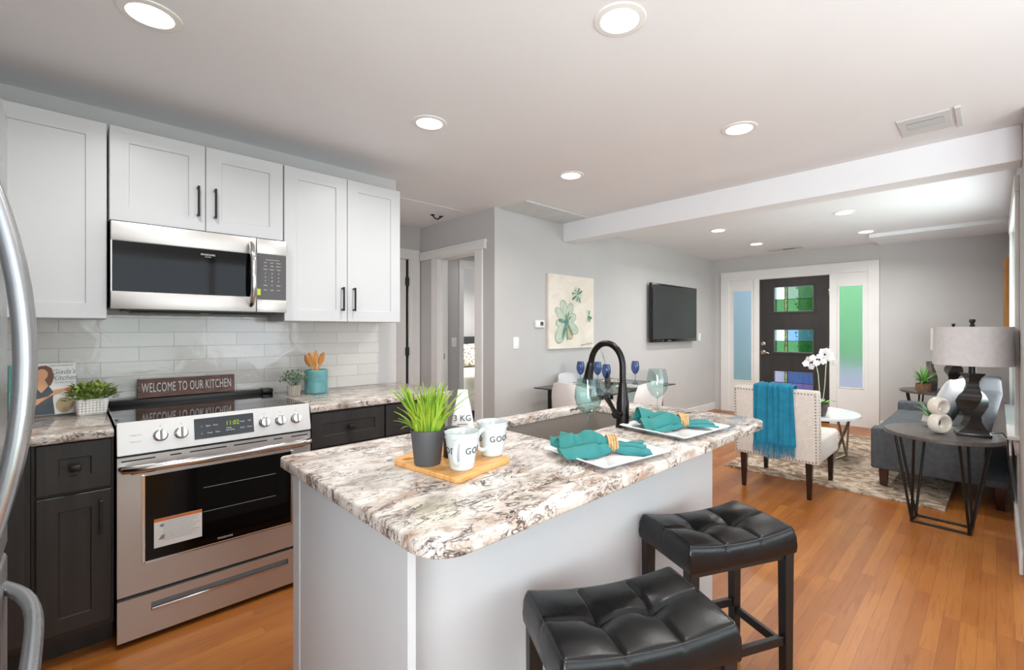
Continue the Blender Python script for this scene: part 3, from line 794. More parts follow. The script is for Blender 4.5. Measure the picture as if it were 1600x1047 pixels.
for x, s, w in ((.415, .082, 'o'), (.44, .082, 'Bake'), (.468, .082, 'Broil'), (.415, .05, 'o'), (.445, .05, 'Keep'), (.475, .05, 'Time'), (.52, .062, 'Clean'), (.525, .052, 'Self Clean'), (.575, .084, 'Cook'), (.605, .084, 'Off'), (.575, .055, 'Start'), (.605, .055, 'Timer')):
    b = new(); text(b, w, .009, fmat(x, s, .0022)); part(dp, 'button_legend', b, 'inkwhite', smooth=0)
for x in (.268, .34, .671, .743, .816):
    b = new(); mt = fmat(x, .066)
    lathe(b, [(0, 0), (.026, 0), (.026, .004), (.023, .006), (.022, .024), (.019, .028), (0, .028)], (0, 0, 0), 28, mt)
    merge(b, box(new(), -.0045, .0045, -.021, .021, .026, .034, .002), mt)
    kn = part(fa, 'knob', b, 'chrome')
    b = new(); merge(b, box(new(), -.003, .003, -.02, .02, .0335, .0347), mt); part(kn, 'pointer', b, 'vent', smooth=0)
for x in (.268, .34, .671, .743, .816): b = new(); text(b, 'o', .014, fmat(x, .108, .0004)); part(fa, 'burner_mark', b, 'inkgrey', smooth=0)
for w, s in (('Surface On', .079), ('Oven Lock', .052)): b = new(); text(b, w, .008, fmat(.185, s, .0004)); part(fa, 'indicator_text', b, 'inkgrey', smooth=0)
# oven door
b = new(); yo = 2.54
for q in ((rx0, .215, .213, .79), (.79, rx1, .213, .79), (.215, .79, .213, .335), (.215, .79, .70, .79)): box(b, q[0], q[1], yo, yo + .03, q[2], q[3])
od = part(t, 'oven_door', b, 'steel', smooth=0)
b = new(); box(b, .215, .79, yo + .003, yo + .012, .335, .70); ow = part(od, 'oven_window', b, 'ovenglass', smooth=0)
b = new(); box(b, .205, .216, yo - .002, yo + .004, .33, .705, .001, 1); box(b, .789, .797, yo - .002, yo + .004, .33, .705, .001, 1); box(b, .21, .795, yo - .002, yo + .004, .328, .337, .001, 1); part(od, 'window_bezel', b, 'chrome')
b = new()
for z in (.49, .60): box(b, .42, .72, yo + .0022, yo + .0032, z, z + .002)
part(ow, 'oven_rack', b, 'inkgrey', smooth=0)
b = new(); text(b, 'FRIGIDAIRE', .012, MZ((.505, yo + .0025, .352)) @ FRONT); part(ow, 'lettering', b, 'inkwhite', smooth=0)
for q in ((.14, .25), (.30, .34), (.37, .51), (.54, .68), (.71, .75), (.79, .87)): b = new(); box(b, q[0], q[1], yo - .001, yo + .002, .772, .777); part(od, 'vent_slot', b, 'gapshade', smooth=0)
for q in ((.17, .25), (.37, .50), (.79, .85)): b = new(); box(b, q[0], q[1], yo - .001, yo + .002, .715, .719); part(od, 'vent_slot', b, 'gapshade', smooth=0)
b = new()
pts = [(rx0 + .015, yo + .002, .745), (rx0 + .02, yo - .035, .746), (rx0 + .06, yo - .052, .746), (.505, yo - .058, .746), (rx1 - .06, yo - .052, .746), (rx1 - .02, yo - .035, .746), (rx1 - .015, yo + .002, .745)]
tube(b, pts, [.014, .016, .0165, .0165, .0165, .016, .014], 14); part(od, 'door_handle', b, 'chrome')
# warning label
wl = MZ((.33, yo + .0015, .445)) @ FRONT
b = new(); shape(b, [(-.085, -.062), (.085, -.062), (.085, .062), (-.085, .062)], th=.0008, mtx=wl); wp = part(od, 'warning_label', b, 'paper', 'white warning label with orange band', smooth=0)
b = new(); shape(b, [(-.085, .048), (.085, .048), (.085, .062), (-.085, .062)], th=.0004, mtx=MZ((0, -.0009, 0)) @ wl); part(wp, 'orange_band', b, 'orange', smooth=0)
b = new()
text(b, 'WARNING', .011, MZ((0, -.0014, 0)) @ wl @ MZ((-.02, .055, 0)))
for k in range(9): box(b, .33 - .055, .33 + .075 - (k % 3) * .012, yo - .0003, yo + .0002, .485 - k * .0095, .4862 - k * .0095)
shape(b, [(-.068, .03), (-.058, .038), (-.048, .03), (-.058, .022)], th=.0004, mtx=MZ((0, -.0009, 0)) @ wl)
shape(b, [(-.07, -.03), (-.06, -.012), (-.048, -.01), (-.05, -.03)], th=.0004, mtx=MZ((0, -.0009, 0)) @ wl)
part(wp, 'label_text', b, 'inkgrey', smooth=0)
# drawer
b = new()
for q in ((rx0, .235, .028, .198), (.775, rx1, .028, .198), (.235, .775, .028, .125), (.235, .775, .16, .198)): box(b, q[0], q[1], yo - .006, yo + .02, q[2], q[3])
d = part(t, 'drawer', b, 'steel', smooth=0)
b = new(); box(b, .235, .775, yo + .012, yo + .02, .125, .16); part(d, 'grip_recess', b, 'vent', smooth=0)
b = new(); box(b, .235, .775, yo - .008, yo + .010, .123, .136, .004); part(d, 'grip_lip', b, 'chrome')

# wooden sign on the back of the range
sg = thing('wooden_sign', 'long brown wooden sign reading WELCOME TO OUR KITCHEN', 'sign', (.4645, 3.218, .953))
b = new(); mt = MZ((.4645, 3.222, .9545)) @ rot(-6, 'X'); merge(b, box(new(), -.222, .222, -.009, .009, 0, .1, .001, 1), mt); part(sg, 'board', b, 'sign')
b = new(); text(b, 'WELCOME TO OUR KITCHEN', .072, mt @ MZ((0, -.0095, .05)) @ FRONT, sx=.405, th=.0016, space=1.06); part(sg, 'lettering', b, 'inkwhite', smooth=0)

# ================================================================== COUNTERS AND BASE CABINETS
cz0, cz1 = .879, .914
b = new(); shape(b, rrect(-.95, .119, 2.56, YK - .01, .003, 1), th=cz1 - cz0, bev=.006, mtx=MZ((0, 0, cz0))); tag(mk('granite_countertop', b, 'granite'), 'granite countertop left of the range', 'countertop')
b = new(); shape(b, rrect(.893, 1.80, 2.56, YK - .01, .003, 1), th=cz1 - cz0, bev=.006, mtx=MZ((0, 0, cz0))); tag(mk('granite_countertop', b, 'granite'), 'granite countertop right of the range', 'countertop')
def basecab(label, x0, x1, fronts):
    t = thing('base_cabinet', label, 'cabinet', ((x0 + x1) / 2, 2.9, 0), 0, 'black base cabinets')
    b = new(); box(b, x0, x1, 2.602, YK - .001, .1, .878); box(b, x0, x1, 2.67, YK - .002, 0, .1); part(t, 'body', b, 'darkcab', smooth=0)
    for kind, a, c, z0, z1, hd in fronts:
        b = new(); shaker(b, a, c, z0, z1, 2.582, .060); d = part(t, kind, b, 'darkcab')
        if hd and kind == 'door': part(d, 'pull_handle', pull(hd[0], hd[1], hd[2], 2.582), 'black')
        elif hd:
            b = new(); tube(b, [(hd[0], 2.589, hd[1]), (hd[0], 2.565, hd[1])], .008, 10); box(b, hd[0] - .017, hd[0] + .017, 2.548, 2.566, hd[1] - .014, hd[1] + .014, .004); part(d, 'knob', b, 'black')
    return t
basecab('narrow black base cabinet with one drawer and door, left of the range', -.115, .120, [('drawer', -.102, .112, .677, .872, (.005, .775)), ('door', -.102, .112, .125, .665, (.08, .49, .63))])
basecab('black corner base cabinet beside the refrigerator, mostly hidden', -.925, -.117, [('door', -.60, -.13, .125, .872, None)])
basecab('black base cabinet right of the range, behind the island', .893, 1.765, [('drawer', .905, 1.325, .68, .868, (1.115, .775)), ('drawer', 1.333, 1.755, .68, .868, (1.545, .775)), ('door', .905, 1.325, .125, .67, (1.29, .5, .64)), ('door', 1.333, 1.755, .125, .67, (1.37, .5, .64))])

# ================================================================== REFRIGERATOR
fx = -.10
t = thing('refrigerator', 'stainless refrigerator at the left edge with long bowed handles', 'refrigerator', (-.5, 1.07, 0))
b = new(); box(b, -.86, fx - .06, .655, 1.495, .02, 1.78, .004, 1); box(b, -.8, fx - .1, .7, 1.45, 0, .03); part(t, 'body', b, 'blackmetal')
for y0, y1, hy in ((.655, 1.075, 1.055), (1.085, 1.495, 1.125)):
    b = new(); box(b, fx - .055, fx, y0, y1, .86, 1.78, .012, 3); d = part(t, 'door', b, 'fridge')
    b = new(); pts = []
    for k in range(17):
        q = -1 + k / 8; pts.append((fx + .05 * (1 - abs(q) ** 2.0) - .004 if abs(q) < 1 else fx - .004, hy, 1.272 + q * .315))
    tube(b, pts, .0125, 12); part(d, 'handle', b, 'fridge')
b = new(); box(b, fx - .055, fx, .655, 1.495, .06, .85, .012, 3); d = part(t, 'freezer_drawer', b, 'fridge')
b = new(); pts = []
for k in range(21):
    q = -1 + k / 10; pts.append((fx + .055 * (1 - q ** 4) - .004, 1.075 + q * .38, .785))
tube(b, pts, .0125, 12); part(d, 'handle', b, 'fridge')

# ================================================================== ISLAND
t = thing('kitchen_island', 'white painted kitchen island base under the granite slab', 'kitchen island', (1.35, 1.28, 0))
ix0, ix1, iy0, iy1 = .50, 2.205, .975, 1.59
b = new(); box(b, ix0 + .02, ix1 - .02, iy0 + .012, 1.0, .0, .8785); box(b, ix0 + .02, ix1 - .02, 1.555, 1.57, .1, .8785); box(b, ix0 + .02, ix1 - .02, 1.0, 1.52, 0, .1)
box(b, 1.14, 1.16, 1.0, 1.555, .1, .8785); part(t, 'carcass', b, 'island', smooth=0)
b = new(); box(b, ix0, ix0 + .02, .872, 1.557, 0, .8785, .0015, 1); part(t, 'end_panel', b, 'island')
b = new(); box(b, ix0 - .004, ix0 + .02, 1.52, 1.575, 0, .8785, .002, 1); part(t, 'corner_stile', b, 'island')
b = new(); box(b, ix1 - .02, ix1, iy0 + .002, 1.575, 0, .8785, .0015, 1); part(t, 'end_panel', b, 'island')
b = new(); box(b, ix0 + .02, ix1 - .0, iy0 - .004, iy0 + .012, .0, .8785, .002, 1); part(t, 'back_panel', b, 'island')
for a in (.53, 1.08, 1.64):
    b = new(); t2 = bmesh.new(); shaker(t2, -.26, .26, .11, .872, 0, .06); merge(b, t2, MZ((a + .27, 1.59, 0)) @ rot(180, 'Z')); part(t, 'door', b, 'island')
b = new(); shape(b, rrect(.469, 2.24, .728, 1.625, [.085, .085, .02, .02], 8), [rrect(1.25, 2.0, 1.15, 1.545, .02, 3)[::-1]], th=.035, bev=.006, mtx=MZ((0, 0, .879)))
tag(mk('island_countertop', b, 'granite'), 'large granite island countertop with rounded corners', 'countertop')
# sink
t = thing('kitchen_sink', 'stainless undermount sink set in the island countertop', 'sink', (1.625, 1.35, .64))
b = new(); sx0, sx1, sy0, sy1, sz = 1.245, 2.005, 1.145, 1.55, .66
box(b, sx0 - .012, sx0, sy0 - .012, sy1 + .002, sz, .8785); box(b, sx1, sx1 + .012, sy0 - .012, sy1 + .002, sz, .8785)
box(b, sx0, sx1, sy0 - .012, sy0, sz, .8785); box(b, sx0, sx1, sy1, sy1 + .004, sz, .8785); box(b, sx0 - .012, sx1 + .012, sy0 - .012, sy1 + .004, sz - .012, sz)
part(t, 'basin', b, 'sinksteel', smooth=0)
b = new(); lathe(b, [(0, .001), (.03, .001), (.045, .004), (.045, 0), (0, 0)], (1.62, 1.36, sz), 24); part(t, 'drain', b, 'chrome')
# faucet
fxx, fy = 1.635, 1.103
t = thing('kitchen_faucet', 'dark bronze gooseneck pull down faucet beside the sink', 'faucet', (fxx, fy, .914))
b = new(); lathe(b, [(0, 0), (.030, 0), (.030, .006), (.027, .01), (.0265, .10), (.024, .115), (.0175, .17), (.0165, .185), (0, .185)], (fxx, fy, .914), 28); part(t, 'body', b, 'bronze')
b = new(); pts = [(fxx, fy, 1.09), (fxx, fy, 1.165)]
ux, uy = 0.0, 1.0; ra = .083
for k in range(1, 15):
    a = PI * k / 14 * .93; pts.append((fxx + ux * (ra - ra * math.cos(a)), fy + uy * (ra - ra * math.cos(a)), 1.165 + ra * 1.18 * math.sin(a)))
e = Vector(pts[-1]); pts.append(e + Vector((0, .006, -.02)))
tube(b, pts, .0135, 16); part(t, 'spout', b, 'bronze')
b = new(); e = Vector(pts[-1]); hd = Vector((0, .20, -.98)).normalized()
tube(b, [e + hd * q for q in (-.012, 0, .004, .05, .085, .088)], [.0135, .0165, .017, .020, .0255, .022], 20)
box(b, e.x - .006, e.x + .006, e.y - .012, e.y - .006, e.z - .06, e.z - .03, .002, 1)
part(t, 'spray_head', b, 'bronze')
b = new()
tube(b, [(fxx - .02, fy, .972), (fxx - .055, fy, .972)], [.017, .016], 16)
tube(b, [(fxx - .05, fy - .002, .97), (fxx - .062, fy - .004, .985), (fxx - .088, fy - .006, 1.012), (fxx - .115, fy - .008, 1.04), (fxx - .13, fy - .01, 1.054)], [.012, .010, .009, .011, .012], 12)
part(t, 'lever', b, 'bronze')

# wine glasses
def wineglass(name, label, cat, loc, m, h, r, group):
    t = thing(name, label, cat, loc, 0, group)
    s = h / .22; w = .0012
    prof = [(0, .003), (.034, .0015), (.034, 0.0), (0, 0)]
    b = new(); lathe(b, [(0, .004), (.012, .0035), (.034 * r / .05, .0015), (.034 * r / .05, 0), (0, 0)], seg=28); lp(t, 'foot', b, m)
    b = new(); lathe(b, [(.004, .003), (.0033, .02), (.003, .055 * s), (.0035, .075 * s), (.007, .088 * s)], seg=16); lp(t, 'stem', b, m)
    out = [(0, .082), (.012, .086), (.028, .098), (.043, .122), (.05, .15), (.0475, .18), (.042, .205), (.039, .22)]
    out = [(a * r / .05, z * s) for a, z in out]
    inn = [(max(a - w, 0), z + (.003 if k < 3 else 0)) for k, (a, z) in enumerate(out)][::-1]
    b = new(); lathe(b, out + inn, seg=36); lp(t, 'bowl', b, m)
    return t
g = wineglass('wine_glass', 'aqua wine glass behind the nearer teal napkin, left of the faucet', 'wine glass', (1.385, 1.089, .914), 'glassaqua', .222, .052, 'aqua wine glasses on the island')
g = wineglass('wine_glass', 'pale aqua wine glass behind the far napkin, right of the faucet', 'wine glass', (1.957, 1.127, .914), 'glassaqualt', .222, .05, 'aqua wine glasses on the island')

# plates with napkins
def plate(label, loc, rz, hw, hd):
    t = thing('square_plate', label, 'plate', loc, rz, 'white square plates on the island'); n = 20; w = .028
    b = new()
    # stacked outlines: foot, rim outside, rim top, well
    L = [(rrect(-hw + .03, hw - .03, -hd + .03, hd - .03, .008, 3), 0.0), (rrect(-hw, hw, -hd, hd, .012, 3), .018), (rrect(-hw + .003, hw - .003, -hd + .003, hd - .003, .010, 3), .0205), (rrect(-hw + w, hw - w, -hd + w, hd - w, .008, 3), .008)]
    rings = [[b.verts.new((x, y, z)) for x, y in pl] for pl, z in L]
    for A, B in zip(rings[:-1], rings[1:]):
        for k in range(len(A)): b.faces.new((A[k], A[(k + 1) % len(A)], B[(k + 1) % len(A)], B[k]))
    b.faces.new(rings[0][::-1]); b.faces.new(rings[-1]); lp(t, 'dish', b, 'plate'); return t
def napkin(label, loc, rz, seed, rx=.02):
    t = thing('cloth_napkin', label, 'napkin', loc, rz, 'teal napkins in woven rings'); rd = random.Random(seed)
    ph = [rd.uniform(0, 6) for _ in range(5)]
    def wid(u):      # u -1 fan end .. 1 tail end ; ring at u=.25
        d = u - .25
        return .024 + (.085 * min(1, (-d / 1.0)) ** .75 if d < 0 else .050 * (d / .75) ** .8)
    def f(i, j):
        u = -1 + 2 * i; v = -1 + 2 * j; w = wid(u); d = u - .25
        side = min(1, abs(d) / .35)
        x = u * .142 + (.018 * math.cos(v * 3.6 + ph[0]) + .014 * math.sin(v * 8 + ph[1])) * abs(u) ** 3 * (1 if u < 0 else .5)
        kf = 4.6
        c1 = math.cos(v * PI * kf + ph[2] + .5 * u); c2 = math.cos(v * PI * 1.3 + ph[3] * .3 + 1.2 * u)
        dome = math.sqrt(max(0, 1 - .96 * v * v))
        y = w * (v + .10 * side * math.sin(v * PI * kf + ph[2]))
        if d < 0: z = .010 + dome * (.036 + .018 * c2 * side) + .019 * side * c1 * dome + .016 * max(0, -u - .4) * math.sin(v * 3 + ph[4])
        else: z = .010 + dome * (.036 - .014 * side) + .008 * side * c1
        nv = mnoise.noise_vector(Vector((x * 16 + seed, y * 16, u * 2.0))); nf_ = mnoise.noise(Vector((x * 45, y * 45, seed * 1.0)))
        amp = side * (1 if u < 0 else .6)
        return Vector((x + nv.x * .012 * amp, y + nv.y * .012 * amp, max(z + (nv.z * .018 + nf_ * .006) * amp * dome, .0075)))
    b = new(); grid(b, f, 48, 70, .0016); lp(t, 'cloth', b, 'teal', smooth=60)
    # second folded layer fanning out
    def f2(i, j):
        u = -1 + 1.15 * i; v = -1 + 2 * j
        w = .02 + .062 * (1 - i) ** .7
        return Vector((u * .120 - .014 * math.cos(v * 3), w * v * .8 + .016 * (1 - i), .046 + .014 * (1 - i) * math.cos(v * 3.4 + ph[1]) + .010 * (1 - i) * math.sin(v * 7 + ph[2]) - .004 * i - .030 * abs(v) ** 4 * (1 - i)))
    b = new(); grid(b, f2, 24, 30, .0014); lp(t, 'folded_layer', b, 'teal', smooth=60)
    for k in range(4):
        b = new(); pts = []
        for q in range(25):
            a = 2 * PI * q / 24; pts.append((.0355 + (k - 1.5) * .0085, .030 * math.cos(a), .0355 + .026 * math.sin(a)))
        tube(b, pts, .0042, 8, cap=False); lp(t, 'napkin_ring_coil', b, 'wicker')
    return t
plate('white square plate on the near edge of the island, with teal napkin', (1.228, .893, .914), R(-7.5), .152, .142)
plate('white square plate at the far right corner of the island', (1.735, .922, .914), R(-5), .165, .155)
napkin('teal napkin in a woven ring on the nearer plate', (1.215, .905, .915), R(-40), 5)
napkin('teal napkin in a woven ring on the farther plate', (1.735, .925, .915), R(-41), 9)

# cutting board with its tableware
bz = .914; bn = Vector((.717, .994)); ba = Vector((.972, .232)).normalized(); bb = Vector((-.12, .993)).normalized()
def bp_(u, v): q = bn + ba * u + bb * v; return (q.x, q.y)
Ldim, Wdim = .25, .29
outl = [bp_(u, v) for u, v in [(.012, 0), (Ldim - .012, 0), (Ldim, .012), (Ldim, Wdim), (Ldim - .02, Wdim + .02), (.03, Wdim + .02), (0, Wdim - .01), (0, .012)]]
b = new(); shape(b, outl, [ell(*bp_(.045, .262), .022, .015, 20)[::-1]], th=.014, bev=.003, mtx=MZ((0, 0, bz)))
tag(mk('cutting_board', b, 'board'), 'bamboo cutting board with an oval hole on the island', 'cutting board')
bt = bz + .0142
# grass plant
t = thing('potted_grass', 'spiky green grass plant in a charcoal cup on the bamboo board', 'plant', (.738, 1.175, bt))
b = new(); lathe(b, [(0, 0), (.036, 0), (.038, .003), (.049, .098), (.049, .102), (.046, .102), (.044, .085), (0, .085)], seg=36); lp(t, 'pot', b, 'pot')
rd = random.Random(11); b = new()
for k in range(105):
    a = rd.uniform(0, 2 * PI); r0 = .038 * math.sqrt(rd.random()); L = rd.uniform(.10, .165); lean = rd.uniform(.03, .34) * (.25 + r0 / .036); w = rd.uniform(.0045, .0075)
    if rd.random() < .12: lean *= 1.9; L *= .62
    p0 = Vector((r0 * math.cos(a), r0 * math.sin(a), .084)); dr_ = Vector((math.cos(a + rd.uniform(-.6, .6)), math.sin(a + rd.uniform(-.6, .6)), 0))
    sd = Vector((-dr_.y, dr_.x, 0)); prev = None; sd = (sd + dr_ * rd.uniform(-1, 1)).normalized()
    for i in range(7):
        q = i / 6; ang = lean * (.4 + q * 1.3)
        c = p0 + dr_ * L * q * math.sin(ang) + Vector((0, 0, L * q * math.cos(ang)))
        ww = w * (.75 + .5 * q - 1.25 * q ** 4) if q < 1 else .0004
        cur = (b.verts.new(c - sd * ww), b.verts.new(c + Vector((0, 0, -.001)) + dr_ * .0012), b.verts.new(c + sd * ww))
        if prev:
            b.faces.new((prev[0], prev[1], cur[1], cur[0])); b.faces.new((prev[1], prev[2], cur[2], cur[1]))
        prev = cur
lp(t, 'grass_blades', b, 'grass')
def mug(label, loc, ha, rz=0):
    t = thing('mug', label, 'mug', loc, ha, 'white lettered mugs')
    b = new(); lathe(b, [(0, .001), (.030, 0), (.034, .004), (.043, .06), (.049, .102), (.0495, .105), (.047, .105), (.0455, .10), (.040, .06), (.031, .009), (0, .007)], seg=44)
    lathe(b, [(.0475, .0895), (.0492, .091), (.0478, .0925)], seg=44); lp(t, 'body', b, 'ceramic')
    b = new(); pts = []
    for k in range(13):
        a = R(80 - k * 13.5); pts.append((.042 + .038 * math.cos(a) * 1.0, 0, .056 + .031 * math.sin(a)))
    pts[0] = (.042, 0, .087); pts.append((.037, 0, .026))
    tube(b, pts, [.008] + [.0068] * 12 + [.006], 10); lp(t, 'handle', b, 'ceramic')
    def wr(c):
        r = .0432 + (.052 + c.y - .05) * .125 + .0006; a = c.x / .0455
        return Vector((r * math.cos(a) + c.z * math.cos(a), r * math.sin(a) + c.z * math.sin(a), .056 + c.y))
    for off in (26, -62, 180):
        b = new(); text(b, 'GOOD', .026, Matrix.Rotation(R(off + (0 if off != 180 else 0)), 4, 'Z'), warp=wr, align='LEFT' if off == 26 else 'CENTER', th=.0006, space=1.15); lp(t, 'lettering', b, 'ink', smooth=0)
    return t
cam_dir = math.degrees(math.atan2(-1.04, -.764))
mug('white mug lettered GOOD, front one of the two on the bamboo board', (.783, 1.068, bt), R(cam_dir - 14))
mug('white mug lettered GOOD, rear one beside the sink', (.936, 1.118, bt), R(cam_dir - 40))
# small bag reading 3 KG
t = thing('paper_bag', 'white tapered bag printed 3 KG behind the grass plant', 'bag', (.945, 1.285, bt), R(-41 + 3))
b = new()
rows = [(0, .036, .026), (.01, .040, .030), (.05, .040, .028), (.09, .034, .02), (.13, .027, .012), (.165, .019, .004), (.188, .016, .0022)]
rings = []
for z, hx, hy in rows: rings.append([b.verts.new((x, y, z)) for x, y in rrect(-hx, hx, -hy, hy, min(hx, hy) * .6, 3)])
for A, B in zip(rings[:-1], rings[1:]):
    for k in range(len(A)): b.faces.new((A[k], A[(k + 1) % len(A)], B[(k + 1) % len(A)], B[k]))
b.faces.new(rings[0][::-1]); b.faces.new(rings[-1]); lp(t, 'sack', b, 'paper', smooth=60)
b = new(); text(b, '3 KG', .028, MZ((0, -.0240, .094)) @ rot(-11, 'X') @ FRONT, th=.002); box(b, -.018, .018, -.0275, -.0255, .074, .0755); lp(t, 'lettering', b, 'ink', smooth=0)
b = new(); lathe(b, [(0, 0), (.026, 0), (.027, .003), (.027, .085), (.024, .09), (0, .09)], seg=28); t = tag(mk('canister', b, 'black'), 'small black canister between the grass pot and front mug', 'canister'); t.location = (.835, 1.19, bt)

# ================================================================== BAR STOOLS
def stool(label, loc, rz):
    t = thing('bar_stool', label, 'bar stool', loc, rz, 'black leather bar stools'); hx, hy, zt = .225, .145, .606
    def top(x, y):
        z = zt + .022 * (x / hx) ** 2 - .004 * (y / hy) ** 2
        puff = .0
        for c in (-hx / 3, hx / 3): puff -= .0055 * math.exp(-((x - c) / .006) ** 2)
        puff -= .0055 * math.exp(-((y) / .006) ** 2)
        for c in (-hx / 3, hx / 3): puff -= .017 * math.exp(-(((x - c) ** 2 + y * y) / .035 ** 2))
        puff += .006 * abs(math.sin((x / hx * 1.5 + .5) * PI)) * abs(math.sin((y / hy + 0) * PI)) * 1.2
        return z + puff
    b = new(); NX, NY = 84, 56
    def fn(i, j):
        x = -hx + 2 * hx * i; y = -hy + 2 * hy * j
        e = max(abs(x) / hx, abs(y) / hy); z = top(x, y)
        dx = hx - abs(x); dy = hy - abs(y); rr = .014
        for d in (dx, dy):
            if d < rr: z -= rr - math.sqrt(max(0, rr * rr - (rr - d) ** 2))
        return Vector((x, y, z))
    V = [[b.verts.new(fn(i / NX, j / NY)) for j in range(NY + 1)] for i in range(NX + 1)]
    for i in range(NX):
        for j in range(NY): b.faces.new((V[i][j], V[i + 1][j], V[i + 1][j + 1], V[i][j + 1]))
    loop = [V[i][0] for i in range(NX)] + [V[NX][j] for j in range(NY)] + [V[i][NY] for i in range(NX, 0, -1)] + [V[0][j] for j in range(NY, 0, -1)]
    prev = loop
    for d, o_ in ((.006, .002), (.04, .004), (.072, .002), (.078, -.002)):
        cur = []
        for v in loop:
            x, y = v.co.x, v.co.y; c = Vector((x, y, 0)); n = Vector((x / hx if abs(x) > hx - 1e-4 else 0, y / hy if abs(y) > hy - 1e-4 else 0, 0))
            zz_ = (v.co.z - d) if d < .05 else (zt + .010 - d - .008)
            cur.append(b.verts.new((x + n.x * o_, y + n.y * o_, zz_)))
        for k in range(len(loop)): b.faces.new((prev[k], cur[k], cur[(k + 1) % len(loop)], prev[(k + 1) % len(loop)]))
        prev = cur
    b.faces.new(prev[::-1]); bmesh.ops.recalc_face_normals(b, faces=b.faces)
    seat = lp(t, 'seat', b, 'leather', smooth=50)
    # welt
    b = new(); pts = []
    for x, y in rrect(-hx + .006, hx - .006, -hy + .006, hy - .006, .008, 4):
        pts.append((x, y, top(x, y) - .0055))
    # resample densely so that the welt follows the saddle
    dense = []
    for k in range(len(pts)):
        a = Vector(pts[k]); c = Vector(pts[(k + 1) % len(pts)]); n = max(1, int((c - a).length / .02))
        for q in range(n):
            p = a.lerp(c, q / n); p.z = zt + .022 * (p.x / hx) ** 2 - .004 * (p.y / hy) ** 2 - .0035; dense.append(p)
    dense.append(dense[0].copy()); tube(b, dense, .0018, 6, cap=False); lp(seat, 'welt', b, 'leatherpipe')
    zb = .530
    for sx in (-1, 1):
        for sy in (-1, 1):
            b = new(); cx, cy = sx * (hx - .022), sy * (hy - .022)
            t3 = bmesh.new(); box(t3, -.019, .019, -.019, .019, 0, zb + .012, .002, 1)
            for v in t3.verts:
                k = 1 - (zb - v.co.z) / zb * .18; v.co.x *= k; v.co.y *= k
            merge(b, t3, MZ((cx, cy, 0))); lp(t, 'leg', b, 'black')
    for (a, c, z) in (((-hx + .04, -hy + .022), (hx - .04, -hy + .022), .22), ((-hx + .04, hy - .022), (hx - .04, hy - .022), .22), ((-hx + .022, -hy + .04), (-hx + .022, hy - .04), .19), ((hx - .022, -hy + .04), (hx - .022, hy - .04), .19)):
        b = new(); box(b, min(a[0], c[0]) - (.009 if a[0] == c[0] else 0), max(a[0], c[0]) + (.009 if a[0] == c[0] else 0), min(a[1], c[1]) - (.009 if a[1] == c[1] else 0), max(a[1], c[1]) + (.009 if a[1] == c[1] else 0), z - .016, z + .016, .002, 1)
        lp(t, 'stretcher', b, 'black')
    b = new()
    box(b, -hx + .03, hx - .03, -hy + .012, -hy + .03, zb - .02, zb + .012); box(b, -hx + .03, hx - .03, hy - .03, hy - .012, zb - .02, zb + .012)
    lp(t, 'apron', b, 'black', smooth=0)
    return t
stool('black tufted leather bar stool nearest the camera, cropped by the bottom edge', (.993, .662, 0), R(-28))
stool('black tufted leather bar stool at the far end of the island', (1.673, .727, 0), R(-25.5))

# ================================================================== COUNTER OBJECTS
def leafball(bm, c, rx, ry, rz, n, s, rd, base=(0, 0, 0)):
    base = Vector(base)
    for _ in range(n):
        th = rd.uniform(0, 2 * PI); ph = math.acos(rd.uniform(-.35, 1)); q = rd.uniform(.45, 1)
        p = Vector((c[0] + rx * q * math.sin(ph) * math.cos(th), c[1] + ry * q * math.sin(ph) * math.sin(th), c[2] + rz * q * math.cos(ph)))
        d = (p - base).normalized(); L = s * rd.uniform(.7, 1.3); w = L * .33
        d = (d + Vector((rd.uniform(-.6, .6), rd.uniform(-.6, .6), rd.uniform(-.3, .5)))).normalized()
        sd = d.cross(Vector((rd.uniform(-.3, .3), rd.uniform(-.3, .3), 1))).normalized(); up = sd.cross(d)
        a = bm.verts.new(p); e = bm.verts.new(p + d * L - up * L * .08); m1 = bm.verts.new(p + d * L * .5 + sd * w + up * .08 * L); m2 = bm.verts.new(p + d * L * .5 - sd * w + up * .08 * L); mc = bm.verts.new(p + d * L * .5)
        bm.faces.new((a, m1, mc)); bm.faces.new((m1, e, mc)); bm.faces.new((e, m2, mc)); bm.faces.new((m2, a, mc))
def stems(bm, base, c, rx, ry, rz, n, rd):
    for _ in range(n):
        th = rd.uniform(0, 2 * PI); ph = rd.uniform(0, 1.2)
        p = Vector((c[0] + rx * .8 * math.sin(ph) * math.cos(th), c[1] + ry * .8 * math.sin(ph) * math.sin(th), c[2] + rz * .8 * math.cos(ph)))
        b0 = Vector(base) + Vector((math.cos(th), math.sin(th), 0)) * .012
        tube(bm, [b0, b0.lerp(p, .5) + Vector((0, 0, .006)), p], [.0015, .0012, .0008], 5)
# planter on the left counter
t = thing('potted_plant', 'leafy green plant in a white lattice planter left of the range', 'plant', (.062, 3.085, .9142), R(6))
b = new(); pl = [(rrect(-.052, .052, -.035, .035, .012, 3), 0), (rrect(-.060, .060, -.042, .042, .012, 3), .075), (rrect(-.056, .056, -.038, .038, .010, 3), .075), (rrect(-.054, .054, -.036, .036, .01, 3), .06)]
rings = [[b.verts.new((x, y, z)) for x, y in q] for q, z in pl]
for A, B in zip(rings[:-1], rings[1:]):
    for k in range(len(A)): b.faces.new((A[k], A[(k + 1) % len(A)], B[(k + 1) % len(A)], B[k]))
b.faces.new(rings[0][::-1]); b.faces.new(rings[-1]); pn = lp(t, 'planter', b, 'planter')
b = new()
for i in range(8):
    for j in range(5):
        x = -.044 + i * .0125; z = .012 + j * .0125; tube(b, [(x, -.0385 - z * .09, z), (x, -.0365 - z * .09, z)], .0042, 8)
